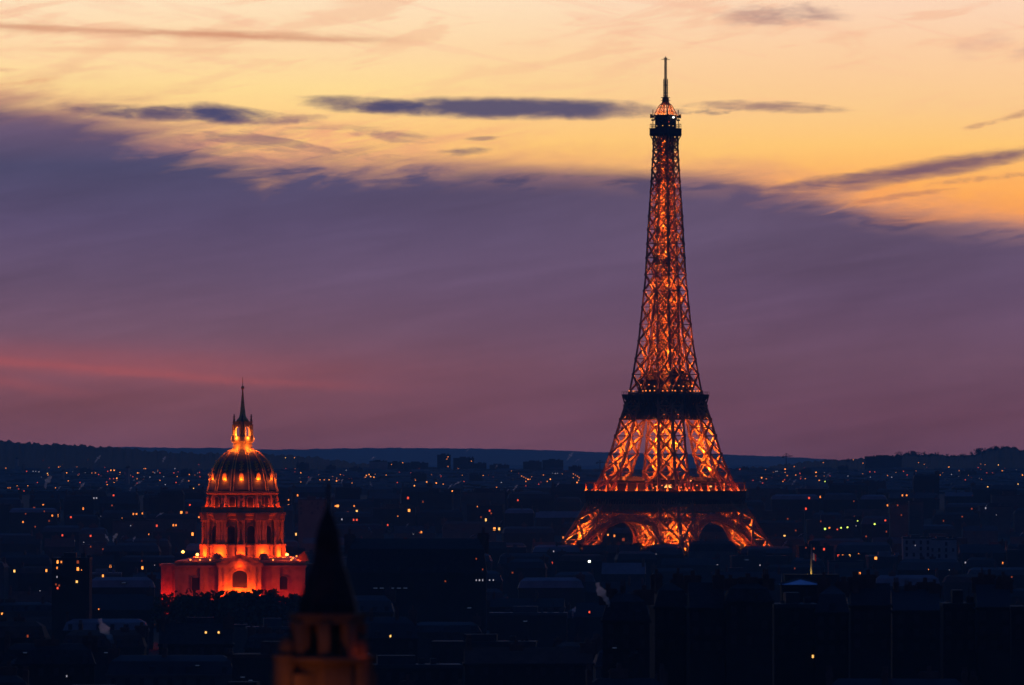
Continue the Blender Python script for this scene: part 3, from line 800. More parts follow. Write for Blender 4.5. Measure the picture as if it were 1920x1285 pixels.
# floodlights of the church
for a in (-90,-60,-30,0,30,60,90): lamp(ring_pt(19.6, a, 36.6), 2100 if a == 0 else 4200, RED, church, .2)
for a in range(-105, 120, 15): lamp(ring_pt(15.9, a, 55.3), (900 if a % 30 else 300), RED, church, .12)
for x, pw in ((-24,170),(-17,230),(-11.5,650),(11.5,950),(17,900),(24,720)): lamp((x, -33.5, 17.5), pw, (1,.016,.002), church, .4)
for x in (-4.2, 0, 4.2): lamp((x, -31.4, 21.6), 2900, (1,.065,.003), church, .25)
for x in (-7.3, 7.3): lamp((x, -30.8, 20), 1300, (1,.045,.003), church, .25)
lamp((0, -30.4, 32.0), 650, RED, church, .15); lamp((-31, -11, 18), 2400, (1,.016,.002), church, .3)
fl = MB().lathe([(0,-.6),(.5,-.35),(.62,0),(.5,.35),(0,.6)], 10)
flm = fl.mesh('floodlight', emit('floodlight_glow', (1,.42,.07), 7))
flm2 = MB().lathe([(0,-.4),(.3,-.2),(.36,0),(.3,.2),(0,.4)], 10).mesh('floodlight', EM['O'])
for px, py_, m_ in ((370,1040,flm), (538,1040,flm), (343,1035,flm), (556,1043,flm2), (357,1050,flm2), (546,1050,flm2), (375,1050,flm2), (394,1050,flm2), (512,1050,flm2), (549,1047,flm2)):
    x, y, z = px2w(px, py_, CD-26.2); put('floodlight', m_, church, (x-church.location.x, -26.2, z))
for x in (-18.9, 18.2): lamp((x, -26.6, 36.2), 900, RED, church, .2)
MB().prism([(21.8,34),(28.0,34),(26.2,38.2)], -20, -8).build('roof', M['tile'], parent=church); lamp((24, -23, 35), 700, RED, church, .15)

# ------------------------------------------------------------------ near belfry spire (out of focus)
SD = 400.0
stp = empty('church_steeple', px2w(615, HY, SD)[:2]+(0,), 'blurred near belfry with black pointed spire, faintly lit orange below', 'steeple', rz=radians(18))
k = SD/F
def zz(py_): return ZC+(HY-py_)*k
b = MB().lathe([(.11,zz(952)),(.06,zz(908)),(0,zz(902))], 8).build('finial', M['irond'], parent=stp)
b = MB().lathe([(58*k,zz(1150)),(56*k,zz(1130)),(47*k,zz(1102)),(38*k,zz(1075)),(30*k,zz(1055)),(26*k,zz(1035)),(25*k,zz(1015)),(21*k,zz(996)),(14*k,zz(975)),(7*k,zz(960)),(.05,zz(948))], 8).build('spire', M['slate'], parent=stp)
b = MB()
R0 = 62*k
for i in range(8):
    a = radians(22.5+45*i); st = len(b.v)
    b.box(-.34, .34, -.34, .34, zz(1232), zz(1168)); b.xform(Matrix.Translation((R0*cos(a), R0*sin(a), 0)) @ Matrix.Rotation(a, 4, 'Z'), st)
b.lathe([(R0*1.12,zz(1170)),(R0*1.12,zz(1160)),(R0*1.2,zz(1158)),(R0*1.2,zz(1150))], 8, a0=radians(22.5), a1=radians(382.5))
b.lathe([(R0*.45,zz(1240)),(R0*.45,zz(1165))], 8)
b.lathe([(R0*1.1,zz(1700)),(R0*1.1,zz(1244)),(R0*1.42,zz(1239)),(R0*1.42,zz(1232)),(R0*.9,zz(1228))], 8, a0=radians(22.5), a1=radians(382.5))  # ledge widened to keep lamp light off the belfry above
b.build('belfry', M['stone2'], parent=stp)
for dx_, rr in ((-78, 24), (66, 26)):
    bb = MB().lathe([(rr*k,0),(rr*k,zz(1236)),(rr*1.12*k,zz(1234)),(rr*1.12*k,zz(1228))], 14).lathe([(rr*.62*k,zz(1229)),(rr*.62*k,zz(1212)),(rr*.5*k,zz(1201)),(rr*.25*k,zz(1194)),(0,zz(1191))], 14)
    a = radians(-18); x_, y_ = dx_*k, -1.0
    if dx_ > 0: x_, y_ = 62*k, -.6
    bb.xform(Matrix.Translation((x_*cos(a)-y_*sin(a), x_*sin(a)+y_*cos(a), 0))); bb.build('turret', M['stone2'], parent=stp, smooth=False)
MB().box(-2.6, 2.6, -1.6, 3.6, 0, zz(1262)).build('tower_body', M['stone2'], parent=stp)
AMB = (1, .24, .012)
lamp((-3.6, -4.4, zz(1300)), 215, AMB, stp, .3); lamp((-.2, -4.4, zz(1335)), 20, AMB, stp, .3); lamp((2.6, -4.2, zz(1330)), 11, AMB, stp, .3); lamp((1.5, -2.35, zz(1222)), 6.0, (1,.12,.006), stp, .15)

# ------------------------------------------------------------------ city: rows of apartment blocks
BLD = []
def zone(px):
    return ('left of the church' if px < 300 else 'by the church' if px < 640 else 'between church and tower' if px < 1040 else
            'below the tower' if px < 1460 else 'right of the tower')
def depth_word(D):
    return ('in nearest rooftops' if D < 1900 else 'in middle rooftops' if D < 2900 else 'in far rooftops' if D < 4150 else 'on far ridge')
chim = MB().box(-.5, .5, -.5, .5, 0, 1).box(-.58, .58, -.58, .58, .82, .9)
for x in (-.33, 0, .33): chim.box(x-.1, x+.1, -.12, .12, 1, 1.28)
chim_m = chim.mesh('chimney', M['brick'])
pane_m = MB().box(-.5, .5, -.08, .12, 0, 1).mesh('window', M['glassd'])
lit_m = {c: MB().box(-.5, .5, -.1, .1, -.5, .5).mesh('window', EM[c]) for c in EM}
dorm_m = MB().box(-.5, .5, 0, 1, -.6, .55).frustum(-.58, .58, -.06, 1.0, .55, .75, .1, .1).mesh('dormer', M['zinc'])
rc = random.Random(11)
def apartment(cx, cyy, w, d, hw, hr, style, yaw=0, wall='wall', roof='zinc', windows=False, label=None, cat='apartment block', name='apartment_building', base=None, group=None):
    gz = ground_z(cx, cyy) if base is None else base
    o = empty(name, (cx, cyy, gz), label or '?', cat, group, yaw)
    b = MB().box(-w/2, w/2, -d/2, d/2, -12, hw)
    if style != 'flat': b.box(-w/2-.4, w/2+.4, -d/2-.4, d/2+.4, hw-.6, hw)
    nf = int(hw/3.2)
    for i in range(1, nf):
        if i in (2, nf-1): b.box(-w/2-.25, w/2+.25, -d/2-.35, -d/2+.1, hw-i*3.2-.1, hw-i*3.2+.15)
    b.build('wall', M[wall], parent=o)
    r = MB()
    if style == 'mansard':
        r.frustum(-w/2-.2, w/2+.2, -d/2-.2, d/2+.2, hw+.003, hw+hr*.7, 1.2, 1.6); r.frustum(-w/2+1, w/2-1, -d/2+1.4, d/2-1.4, hw+hr*.7, hw+hr, 2.2, d/2-2.2)
    elif style == 'gable':
        r.prism([(-d/2-.3, hw+.003), (d/2+.3, hw+.003), (0, hw+hr)], -w/2, w/2); r.xform(Matrix.Rotation(pi/2, 4, 'Z'))
    else:
        r.box(-w/2-.15, w/2+.15, -d/2-.15, d/2+.15, hw+.003, hw+.9); r.box(-w*.2, w*.12, -d*.25, d*.25, hw+.9, hw+.9+hr*.55)
        for _ in range(int(w/5)):
            xq = rc.uniform(-w*.46, w*.44); yq = rc.uniform(-d*.4, d*.3); zq = hw+.9+rc.uniform(.4, 1.9); r.box(xq, xq+rc.uniform(.6, 2.2), yq, yq+rc.uniform(.6, 1.6), hw+.85, zq)
        r.box(w*.25, w*.25+1.6, -1, 1, hw+.9, hw+2.4); r.bar((w*.32,0,hw+.9), (w*.32,0,hw+4.5), .18)
    ro = r.build('roof', M[roof], parent=o)
    if style != 'flat':
        for i in range((rc.choice((2, 2, 3, 3, 4)) if w < 40 else int(w/7)) if cyy > 2200 else rc.choice((4, 5, 6, 7))):
            x = rc.choice((-w/2+1.2, w/2-1.2, rc.uniform(-w/3, w/3)))
            c = put('chimney', chim_m, ro, (x, rc.uniform(-d*.15, d*.2), hw+hr*.55)); c.scale = (rc.uniform(.9, 1.4), rc.uniform(2, 4.5), hr*.45+rc.uniform(.8, 2.2))
            if rc.random() < .5: c.rotation_euler = (0, 0, pi/2)
    if style == 'mansard' and cyy < 2700:
        nd = int(w/4.2)
        for i in range(nd):
            if rc.random() < .8: put('dormer', dorm_m, ro, (-w/2+(i+.5)*w/nd, -d/2-.1, hw+1.1), (1.3, 2.5, 1.5))
    if windows:
        nx = max(3, int(w/3.4))
        for fl_ in range(3):
            zf = hw-3.0-fl_*3.3
            for i in range(nx):
                if rc.random() < .25: continue
                x = -w/2+(i+.5)*w/nx; put('window', pane_m, o, (x, -d/2-.02, zf), (1.25, 1, 2.0))
    cyc = dict(o=o, cx=cx, cy=cyy, w=w, d=d, hw=hw, hr=hr, yaw=yaw, z=gz, px=960+cx/cyy*F, D=cyy, lit=[], style=style, special=label is not None, roof=roof)
    BLD.append(cyc); return o
rows = [(1470,23,False), (1720,24,True), (2010,23,True), (2360,22,True), (2620,19,False), (3000,21,False), (3420,22,False), (3760,23,False), (3960,23,False),
        (4420,20,False), (4720,20,False), (5000,19,False), (5260,19,False), (5520,17,False)]
for D, hh, win in rows:
    x = -.0845*D-rc.uniform(0, 20)
    while x < .0845*D:
        w = rc.uniform(17, 34)*(1.12 if D > 4000 else 1); px = 960+(x+w/2)/D*F
        hw = hh+rc.uniform(-4.5, 3.5)-4; hr = rc.uniform(3.2, 6.2); y = D+rc.uniform(-45, 45); yaw = rc.uniform(-.1, .1)
        if 275 < px < 640 and 2560 < D < 2900: x += w+3; continue
        if 300 < px < 600 and 2200 < D < 2560: hw = min(hw, 13)
        if D == 3960: y = D-rc.uniform(0, 60); hw = rc.uniform(20.5, 22.5) if 1040 < px < 1460 else hw
        st_ = rc.choices(('mansard', 'gable', 'flat'), (.55, .25, .2))[0]
        if st_ == 'flat': hw += 3
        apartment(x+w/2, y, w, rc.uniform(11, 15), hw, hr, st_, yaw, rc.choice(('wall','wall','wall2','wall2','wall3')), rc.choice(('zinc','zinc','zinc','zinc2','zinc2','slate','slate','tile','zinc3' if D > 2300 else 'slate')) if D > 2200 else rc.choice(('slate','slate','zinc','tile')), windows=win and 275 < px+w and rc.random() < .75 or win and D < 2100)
        x += w+rc.uniform(.5, 7)
# particular buildings
def big(px0, px1, pyt, D, d, hr, style, wall, roof, label, windows=False, cat='building', name='apartment_building', base=None, yaw=0):
    x0 = (px0-960)*D/F; x1 = (px1-960)*D/F; zt = ZC+(HY-pyt)*D/F
    gz = ground_z(0, D) if base is None else base
    return apartment((x0+x1)/2, D, x1-x0, d, zt-gz-hr, hr, style, yaw, wall, roof, windows, label, cat, name, base)
big(650, 912, 1010, 2560, 22, 13, 'mansard', 'wall2', 'slate', 'very long black roofed public building between steeple and iron tower', name='public_building')
xb = 1130
for i in range(11):
    wb_ = rc.uniform(52, 92); st_ = rc.choice(('mansard','mansard','flat','gable'))
    big(xb, xb+wb_, 1094+rc.uniform(-3, 13)+(10 if xb < 1190 else 0), 1500+rc.uniform(-25, 60), 15, rc.uniform(4, 6), st_, 'wall2', rc.choice(('slate','slate','zinc')), None, True, yaw=rc.uniform(-.07, .07))
    xb += wb_+rc.uniform(1, 5)
big(1692, 1745, 1003, 3560, 14, 2, 'flat', 'white', 'zinc2', 'pale grey white modern apartment block with recessed loggias right of the tower', True)
big(1740, 1792, 1006, 3600, 14, 2, 'flat', 'white', 'zinc2', 'lower pale grey block joined behind the white modern block', True)
big(1668, 1702, 938, 4650, 16, 3, 'flat', 'wall3', 'zinc', 'tall grey slab tower with vertical stripes, left one of the pair', name='slab_tower')
big(1704, 1730, 934, 4690, 16, 3, 'flat', 'wall3', 'zinc', 'tall grey slab tower with vertical stripes, right one of the pair', name='slab_tower')
big(560, 612, 930, 4500, 15, 3, 'flat', 'wall3', 'zinc', 'grey apartment slab with rows of balconies just right of the dome', True)
big(100, 170, 1034, 2330, 15, 3, 'flat', 'wall', 'zinc', 'dark modern apartment block with many orange lit windows left of the church', True)
big(300, 345, 917, 5100, 15, 4, 'mansard', 'wall', 'slate', 'dark broad block topping the ridge just left of the dome')
big(1712, 1760, 888, 5560, 16, 5, 'mansard', 'wall', 'slate', 'dark broad roof cresting the ridge below the wooded hill')
big(1600, 1660, 899, 5600, 16, 3, 'flat', 'wall3', 'zinc2', 'pale flat roofed block on the ridge below the hillside lamps')
# far blocks on the plain and hills
far = [(820,845,850,880,9000), (850,889,856,880,9050), (889,912,866,880,9100), (693,726,862,878,8900), (727,757,864,878,8920), (757,803,865,879,8950), (918,955,869,880,9000), (981,1016,863,880,8950),
       (1017,1056,860,880,8980), (1622,1690,853,872,9300), (556,580,866,880,8900), (612,630,871,884,8700), (236,242,873,914,6900), (30,34,857,876,9200), (42,45,870,884,8800), (116,120,880,896,7600),
       (1066,1090,872,884,8600), (1386,1404,874,884,8800), (655,680,874,884,8600), (1570,1590,872,884,8700), (150,172,876,890,8200), (340,362,878,892,8000), (1800,1830,880,892,8100), (1500,1520,878,890,8100), (770,800,884,896,7400), (880,905,886,898,7300)]
words_far = ['slim tall far block standing above the plain', 'broad flat far block beside the slim one', 'low step of far blocks beside the broad one', 'far pinkish slab at the end of a long row', 'second slab in a long far row', 'long grey far slab ending the row',
             'flat far block right of the tall pair', 'far block with bumpy roof near the tower', 'far block with spiky roof beside the tower leg', 'long flat roofed block on the wooded hill top', 'hazy far block just right of the dome', 'small hazy block right of the dome',
             'thin pale tower block over left lamps', 'thin far tower at left hill foot', 'small thin far tower by the hill foot', 'small white far tower among orange lamps', 'hazy far block left of the tower leg', 'hazy block under the crane',
             'low far block left of the long row', 'far block below hillside lamp row', 'hazy block below left hill', 'hazy block left of the dome', 'hazy block below the wooded hill', 'hazy block beside the crane lamps', 'low hazy block under the long row', 'low hazy block under the tall pair']
for (x0, x1, yt, ybm, D), wd in zip(far, words_far):
    zb = ZC+(HY-ybm)*D/F
    o = big(x0, x1, yt, D, 22, 3, 'flat', 'wall' if x0 not in (693, 116, 236, 30) else 'white', 'zinc', wd, base=zb)
    BLD.pop()

# the far town that reads as one mass of small blocks
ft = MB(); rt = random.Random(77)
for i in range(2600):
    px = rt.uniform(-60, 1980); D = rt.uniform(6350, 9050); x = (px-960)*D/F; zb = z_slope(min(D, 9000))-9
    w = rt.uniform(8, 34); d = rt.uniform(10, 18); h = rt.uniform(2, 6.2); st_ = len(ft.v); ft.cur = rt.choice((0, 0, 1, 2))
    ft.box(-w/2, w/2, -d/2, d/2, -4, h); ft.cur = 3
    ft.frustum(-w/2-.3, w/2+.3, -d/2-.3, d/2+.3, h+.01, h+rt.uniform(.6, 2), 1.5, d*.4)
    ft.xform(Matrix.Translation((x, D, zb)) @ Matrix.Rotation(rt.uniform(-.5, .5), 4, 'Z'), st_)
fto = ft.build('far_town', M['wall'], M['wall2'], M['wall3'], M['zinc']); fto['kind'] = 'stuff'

# lit windows; some bluish ones are glass roof reflections painted as glowing panes (photo pixel, colour, size)
LW = '''52,936,w 81,946,o 39,953,o 46,955,O 52,953,o 64,954,d 107,967,O 98,967,o 108,978,o 43,979,o 133,970,r 156,954,o 176,934,w 181,934,w 213,929,r 190,969,w 196,960,w 250,964,o 256,964,o 267,963,o 272,963,O 340,962,O 350,962,d
356,947,r 373,970,o 361,1001,O 369,1001,o 325,985,o 330,985,o 294,986,r 170,1005,r 117,1004,r 139,1015,w 91,1041,w 27,1071,y 87,1070,O 108,1054,O 115,1054,o 107,1065,o 107,1082,w 146,1054,d 146,1067,O 144,1091,y 108,1103,r
193,1074,O 207,1062,O 223,1087,o 267,1065,O 232,1093,b 75,1109,w 4,1150,O 52,1193,d 82,1193,d 185,1143,o 354,1185,y 386,1186,y 410,1186,y 383,1165,d 408,1165,d 47,1224,b 199,1224,b
541,938,o 541,948,o 556,937,o 558,929,o 633,949,O 629,949,o 648,941,w 655,941,w 670,942,o 664,949,o 669,959,y 669,975,r 663,975,r 641,974,w 555,1002,y 767,949,O 765,934,r 779,974,o 727,985,r 790,998,o 775,1001,w
845,956,O 911,975,y 918,958,r 927,992,O 936,992,y 971,938,r 1056,1008,o 913,1018,r 1038,1034,w 1035,1056,r 732,1193,y 704,1103,b 716,1103,b 735,1103,b 748,1103,b 760,1103,b 893,1088,w 899,1088,w 905,1088,w 911,1088,w 918,1088,w 925,1088,w
1414,914,o 1517,934,r 1538,932,o 1511,954,r 1692,929,o 1700,929,o 1664,948,o 1660,976,r 1471,1006,y 1848,953,w 1545,1030,r 1572,1042,r 1580,1042,o 1593,1042,y 1642,1043,O 1612,1075,o 1880,1056,o 1676,1191,d 1524,1231,y 1152,1005,o 1169,1012,d
430,1010,b 1230,1040,w 1105,1148,r 1152,1215,b 620,1228,b 640,1230,b 660,1228,b 690,1226,b 455,1270,b 470,1276,b 232,1240,w 125,1268,w 300,1212,b 370,1248,b 1340,1052,w 1345,1060,w 1425,1060,w 1450,1060,b 1780,1070,w 1810,1055,w 1700,1070,b 1195,1020,b 1400,1050,b 880,1140,b 985,1165,b'''
for i in range(75): LW += f" {rc.choice((rc.uniform(5, 300), rc.uniform(545, 1040), rc.uniform(1430, 1910))):.0f},{rc.triangular(924, 1130, 950):.0f},{rc.choice('sssstq')}"
BLD.sort(key=lambda b_: b_['D'])
def hit(px, py_):
    dxx = (px-960)/F
    for b_ in BLD:
        c, s_ = cos(b_['yaw']), sin(b_['yaw'])
        # front plane in local coords: y = -d/2 ; ray (t*dxx, t)
        ny = (-s_, c); off = b_['cx']*ny[0]+b_['cy']*ny[1]-b_['d']/2
        den = dxx*ny[0]+ny[1]; t = off/den
        lx = (t*dxx-b_['cx'])*c+(t-b_['cy'])*s_
        if abs(lx) > b_['w']/2-.9: continue
        z = ZC+(HY-py_)*t/F-b_['z']
        if z < b_['hw']+b_['hr']*.6: return b_, lx, z, t
    return None
for tok in LW.split():
    px, py_, c = tok.split(','); px = float(px); py_ = float(py_)
    h_ = hit(px, py_)
    if not h_: continue
    b_, lx, z, t = h_
    if z < 1: continue
    dim = {'s': 'd', 't': 'o', 'q': 'w'}.get(c)
    c = dim or c
    sw = (.55 if dim else 1)*{'O': 1.25, 'o': .85, 'y': 1.0, 'r': .9, 'w': .7, 'b': 1.3, 'd': 1.3}.get(c, 1)*.82*max(.6, t/2600)
    w_ = rc.uniform(.6, .95)*sw if c != 'b' else 1.5*sw; hh_ = rc.uniform(.9, 1.3)*sw if c != 'b' else .3*sw
    if z > b_['hw']-hh_*.5 and b_['style'] != 'flat':
        dmr = put('dormer', dorm_m, b_['o'], (lx, -b_['d']/2-.1, z), (w_*1.5, 4, hh_*1.3))
        wn = put('window', lit_m[c], dmr, (0, -.02, 0), (1/1.5, .1, 1/1.5))
    else:
        put('window', lit_m[c], b_['o'], (lx, -b_['d']/2-.12, min(z, b_['hw']-hh_*.5)), (w_, 1, hh_))
    b_['lit'].append(c)
CN = dict(o='orange', O='bright orange', y='yellow', r='red', w='white', b='bluish', d='dim orange')
NUM = {1: 'one', 2: 'two', 3: 'three', 4: 'four', 5: 'five', 6: 'six', 7: 'seven'}
seen = {}
for b_ in BLD:
    if b_['special']: continue
    zt = zone(b_['px']); dw_ = depth_word(b_['D'])
    sty = {'mansard': 'mansard', 'gable': 'gabled', 'flat': 'flat roofed'}[b_['style']]
    if b_['lit']:
        cs = sorted(set(b_['lit'])); wd = 'narrow' if b_['w'] < 25 else 'broad'
        what = f"{NUM.get(len(b_['lit']), 'many')} {' and '.join(CN[c].split()[-1] for c in cs[:2])} window{'s' if len(b_['lit']) > 1 else ''}"
        seen.setdefault(f"{wd} {sty} block, {what}, {dw_} {zt}", []).append(b_)
    else:
        b_['o']['label'] = f"unlit {sty} block {dw_} {zt}"
        b_['o']['group'] = f"unlit {sty} blocks {dw_} {zt}"
ORD = ['leftmost', 'second', 'third', 'fourth', 'fifth']
for lab, bs in seen.items():
    bs.sort(key=lambda b_: b_['px'])
    for i, b_ in enumerate(bs): b_['o']['label'] = lab if len(bs) == 1 else f"{ORD[min(i, 4)]} {lab}"
# ------------------------------------------------------------------ lamps on the far plain and hillsides
LL = '''11,878,o 50,884,r 58,870,o 74,867,r 81,864,r 92,877,d 107,863,o 110,876,o 118,873,O 125,887,O 128,902,o 89,888,y 90,891,o 62,884,w 67,884,w 73,885,w 143,863,w 154,863,o 160,863,o 166,863,o 157,870,o 172,887,o 179,887,o 185,890,r 202,884,r 208,882,O 214,882,O 225,886,o
190,870,w 200,904,r 206,898,r 213,898,r 219,897,O 201,909,o 214,905,o 249,894,r 258,887,O 257,898,o 270,879,o 273,879,o 257,906,r 281,895,w 288,851,w 290,887,w 300,887,r 300,901,o 307,894,w 310,909,w 326,887,r 328,879,w 332,894,o 340,875,o 355,890,o 373,872,r 374,886,r 375,894,r
354,902,o 373,909,o 363,916,y 391,890,o 32,911,o 15,915,o 19,915,o 52,911,o 104,915,o 45,921,r 35,917,r 497,858,o 510,858,o 535,859,y 552,859,O 564,887,O 564,904,o 600,900,o 608,900,o 617,900,O 631,902,O 628,878,o 638,890,o 649,882,w 687,892,O 692,890,O 685,895,o 695,894,O 701,895,O
724,891,o 734,871,o 755,868,o 779,901,o 777,911,O 800,904,O 818,906,O 831,908,o 848,921,O 827,893,r 838,861,o 840,857,o 840,875,o 884,865,o 906,892,o 931,914,o 978,893,o 982,895,o 986,897,o 990,899,O 994,899,o 986,903,o 986,911,r 1019,891,o 1026,903,o 1032,899,O 1045,888,w 1041,888,w
1075,889,o 1079,891,o 1083,893,o 1086,896,o 1085,901,o 1082,905,O 1075,896,o 1387,880,r 1412,901,r 1428,896,O 1437,898,o 1454,884,w 1457,884,w 1489,875,o 1499,871,o 1508,869,o 1472,880,O 1472,886,o 1476,892,o 1471,900,r 1468,903,o 1492,891,o 1500,888,r 1509,882,r 1501,898,r 1510,898,o 1530,886,O 1530,893,o
1536,901,O 1547,903,g 1544,868,o 1566,872,o 1600,863,O 1612,862,o 1618,869,o 1627,873,o 1631,885,r 1640,885,r 1664,892,o 1663,865,r 1676,867,r 1689,868,o 1694,884,r 1701,891,r 1722,868,o 1733,871,o 1763,891,o 1779,876,O 1784,890,w 1834,877,r 1847,872,o 1850,887,r 1872,872,y 1879,883,o 1917,891,O
1852,913,y 1909,908,y 1632,895,w 1672,895,w 660,906,o 745,905,r 870,903,r 940,905,w 1010,908,r 420,899,w 395,905,o 330,905,r 150,905,r 70,905,r 1430,906,r 1590,893,w 1810,900,r 1750,903,r'''
def lampmesh(c):
    b = MB(); b.bar((0,0,-8), (0,0,-.6), .25); b.cur = 1; b.lathe([(0,-1),(.7,-.7),(1,0),(.7,.7),(0,1)], 8)
    return b.mesh('street_lamp', M['irond'], EM[c])
lmesh = {c: lampmesh(c) for c in 'oOyrwgd'}
szl = dict(o=.85, O=1.15, y=1.1, r=.85, w=.8, g=.9, d=.9)
CL = dict(o='orange', O='bright orange', y='yellow', r='dull red', w='cold white', g='greenish', d='dim orange')
def lamp_D(px, py_):
    if py_ < 876:
        for pts, Dr in ((HL, 10400), (HR, 10300)):
            if pts[0][0] <= px <= pts[-1][0] and sil(pts, px) < py_: return 9000+(Dr-9000)*max(0, (885-py_)/(885-sil(pts, px)))-60
        return 8880
    if py_ > 908: return 5400-(py_-908)*40
    return 9000-(py_-874)/34*2500
def lzone(px): return 'over the left hillside' if px < 300 else 'around the dome' if px < 660 else 'between dome and iron tower' if px < 1100 else 'around the far crane' if px < 1560 else 'below the wooded hill'
for tok in LL.split():
    px, py_, c = tok.split(','); px = float(px); py_ = float(py_); D = lamp_D(px, py_)
    if py_ > 908: D = min(D, 5380)
    x, y, z = px2w(px, py_, D); s = rc.uniform(.62, .85)*szl[c]*D/8800
    o = put('street_lamp', lmesh[c], None, (x, y, z), s)
    tag(o, f"tiny {CL[c]} lamp glowing far off {lzone(px)}", 'street lamp', f"{CL[c]} far lamps {lzone(px)}")
for i in range(95):
    px = rc.choice((rc.uniform(5, 420), rc.uniform(500, 1090), rc.uniform(1400, 1910))); py_ = rc.triangular(866, 907, 893); c = rc.choice('oordw')
    if px > 480 and px < 1400: py_ = max(py_, 879)
    D = lamp_D(px, py_); x, y, z = px2w(px, py_, D)
    tag(put('street_lamp', lmesh[c], None, (x, y, z), rc.uniform(.35, .5)*szl[c]*D/8800), f"tiny {CL[c]} lamp glowing far off {lzone(px)}", 'street lamp', f"{CL[c]} far lamps {lzone(px)}")
# a few nearer park lamps
for px, py_, c, D, s, lab in ((1640,983,'g',4330,.65,'greenish park lamp standing apart near a red light'), (1608,977,'g',4330,.4,'small greenish park lamp above the row of park lamps'), (1547,992,'g',4300,.7,'biggest greenish park lamp at the row start'), (1555,990,'o',4300,.6,'small orange lamp beside the biggest greenish lamp'),
                    (1577,990,'g',4300,.55,'greenish lamp second from the end of the park row'), (1589,989,'g',4300,.6,'greenish lamp at the end of the park row'), (1570,993,'r',4300,.5,'small red lamp in the park row'), (1105,1053,'W',2900,.55,'single white hot lamp before the tower foot'), (1140,1003,'O',4420,.6,'orange lamp seen under the tower arch'), (1168,1012,'d',4420,.7,'dim lamp seen low under the tower arch')):
    if c not in lmesh: lmesh[c] = lampmesh(c)
    x, y, z = px2w(px, py_, D); tag(put('street_lamp', lmesh[c], None, (x, y, z), s), lab, 'street lamp')

# ------------------------------------------------------------------ trees
def tree_meshes(seed, tall):
    r = random.Random(seed); t = MB()
    t.tube([(0,0,-2), (0,0,1.5), (.15,.1,4), (.1,.2,7*tall)], [.5,.42,.33,.15], 7)
    for i in range(6):
        a = r.uniform(0, 6.28); z = r.uniform(2.5, 5.5*tall); l = r.uniform(2, 3.6)
        t.tube([(.1,.1,z), (cos(a)*l*.5, sin(a)*l*.5, z+1.1), (cos(a)*l, sin(a)*l, z+2.4)], [.2,.13,.05], 5)
    c = MB(); cl = [(r.gauss(0,1.5), r.gauss(0,1.5), 6.2*tall+r.gauss(0,1.5*tall), r.uniform(1.1,2.1)) for _ in range(15)]
    for x, y, z, rad in cl:
        for _ in range(34):
            v = Vector((r.gauss(0,1), r.gauss(0,1), r.gauss(0,1))).normalized()*rad*r.uniform(.6,1.05)+Vector((x,y,z)); s = r.uniform(.25,.6)
            a = Vector((r.gauss(0,1), r.gauss(0,1), r.gauss(0,1))).normalized()*s; b_ = Vector((r.gauss(0,1), r.gauss(0,1), r.gauss(0,1))).normalized()*s
            c.add([v-a, v+b_, v+a, v-b_], [(0,1,2,3)])
    return t.mesh('trunk', M['bark']), c.mesh('crown', M['leaf'])
TM = [tree_meshes(3, 1.0), tree_meshes(4, 1.3), tree_meshes(5, .8)]
TH = [max(v.co.z for v in m[1].vertices) for m in TM]
def tree(x, y, z, h, i, label, group=None):
    o = empty('tree', (x, y, z), label, 'tree', group, rc.uniform(0, 6)); o.scale = (h/TH[i],)*3
    put('trunk', TM[i][0], o); put('crown', TM[i][1], o)
# along the wooded hill crest
for i, (px, top) in enumerate(((1685,846),(1700,848),(1712,845),(1722,847),(1733,846),(1745,850),(1758,847),(1776,850),(1790,853),(1805,850),(1822,846),(1834,840),(1846,839),(1858,837),(1868,836),(1880,836),(1891,836),(1902,838),(1912,843),(1925,845),(1660,857),(1640,856),(1555,861),(1590,860))):
    D = 10150; x, y, zt = px2w(px, top, D); zb = ZC+(HY-sil(HR, px))*D/F-7
    tree(x, y, zb, zt-zb, i % 3, 'dark tree on the crest of the far wooded hill', 'trees on the wooded hill crest')
for i in range(19):
    px = 312+i*13+rc.uniform(-6, 6)
    x, y, zt = px2w(px, 1109+rc.uniform(-6, 7), rc.uniform(2630, 2665)); tree(x, y, 0, zt, i % 3, 'dark tree in front of the domed church wall', 'trees before the domed church')
for i in range(26):
    px = 1040+i*16.5+rc.uniform(-5, 5)
    x, y, zt = px2w(px, 1019+rc.uniform(-2, 10), 3990); tree(x, y, 0, zt, i % 3, 'dark tree by the feet of the iron tower', 'trees by the tower feet')

# ------------------------------------------------------------------ chimney smoke
smk = volmat('smoke_vapour', (.95,.92,1.0), .7, .72)
smk2 = volmat('thin_smoke_vapour', (.95,.92,1.0), .25, .72)
def plume(seed, lean, curl):
    r = random.Random(seed); n = 13; pts = []; rad = []
    for i in range(n):
        t = i/(n-1)
        pts.append((lean*t**1.4+curl*sin(t*4+seed)*.12*t, r.uniform(-.03,.03), t)); rad.append((.035+.16*t**.8*(1 if t < .75 else max(.15, (1-t)/.25)))*r.uniform(.55,1.45))
    b = MB().tube(pts, rad, 10)
    for i, v in enumerate(b.v): b.v[i] = (v[0]+r.uniform(-.02,.02), v[1]+r.uniform(-.02,.02), v[2]+r.uniform(-.02,.02))
    return b
PL = {}
for i in range(5):
    for nm, m_ in (('a', smk), ('b', smk2)): PL[i, nm] = plume(i+1, (.75, -.35, 1.3, .15, .5)[i], (.6, 1.1, .5, 1.4, .9)[i]).mesh('smoke_plume', m_, smooth=True)
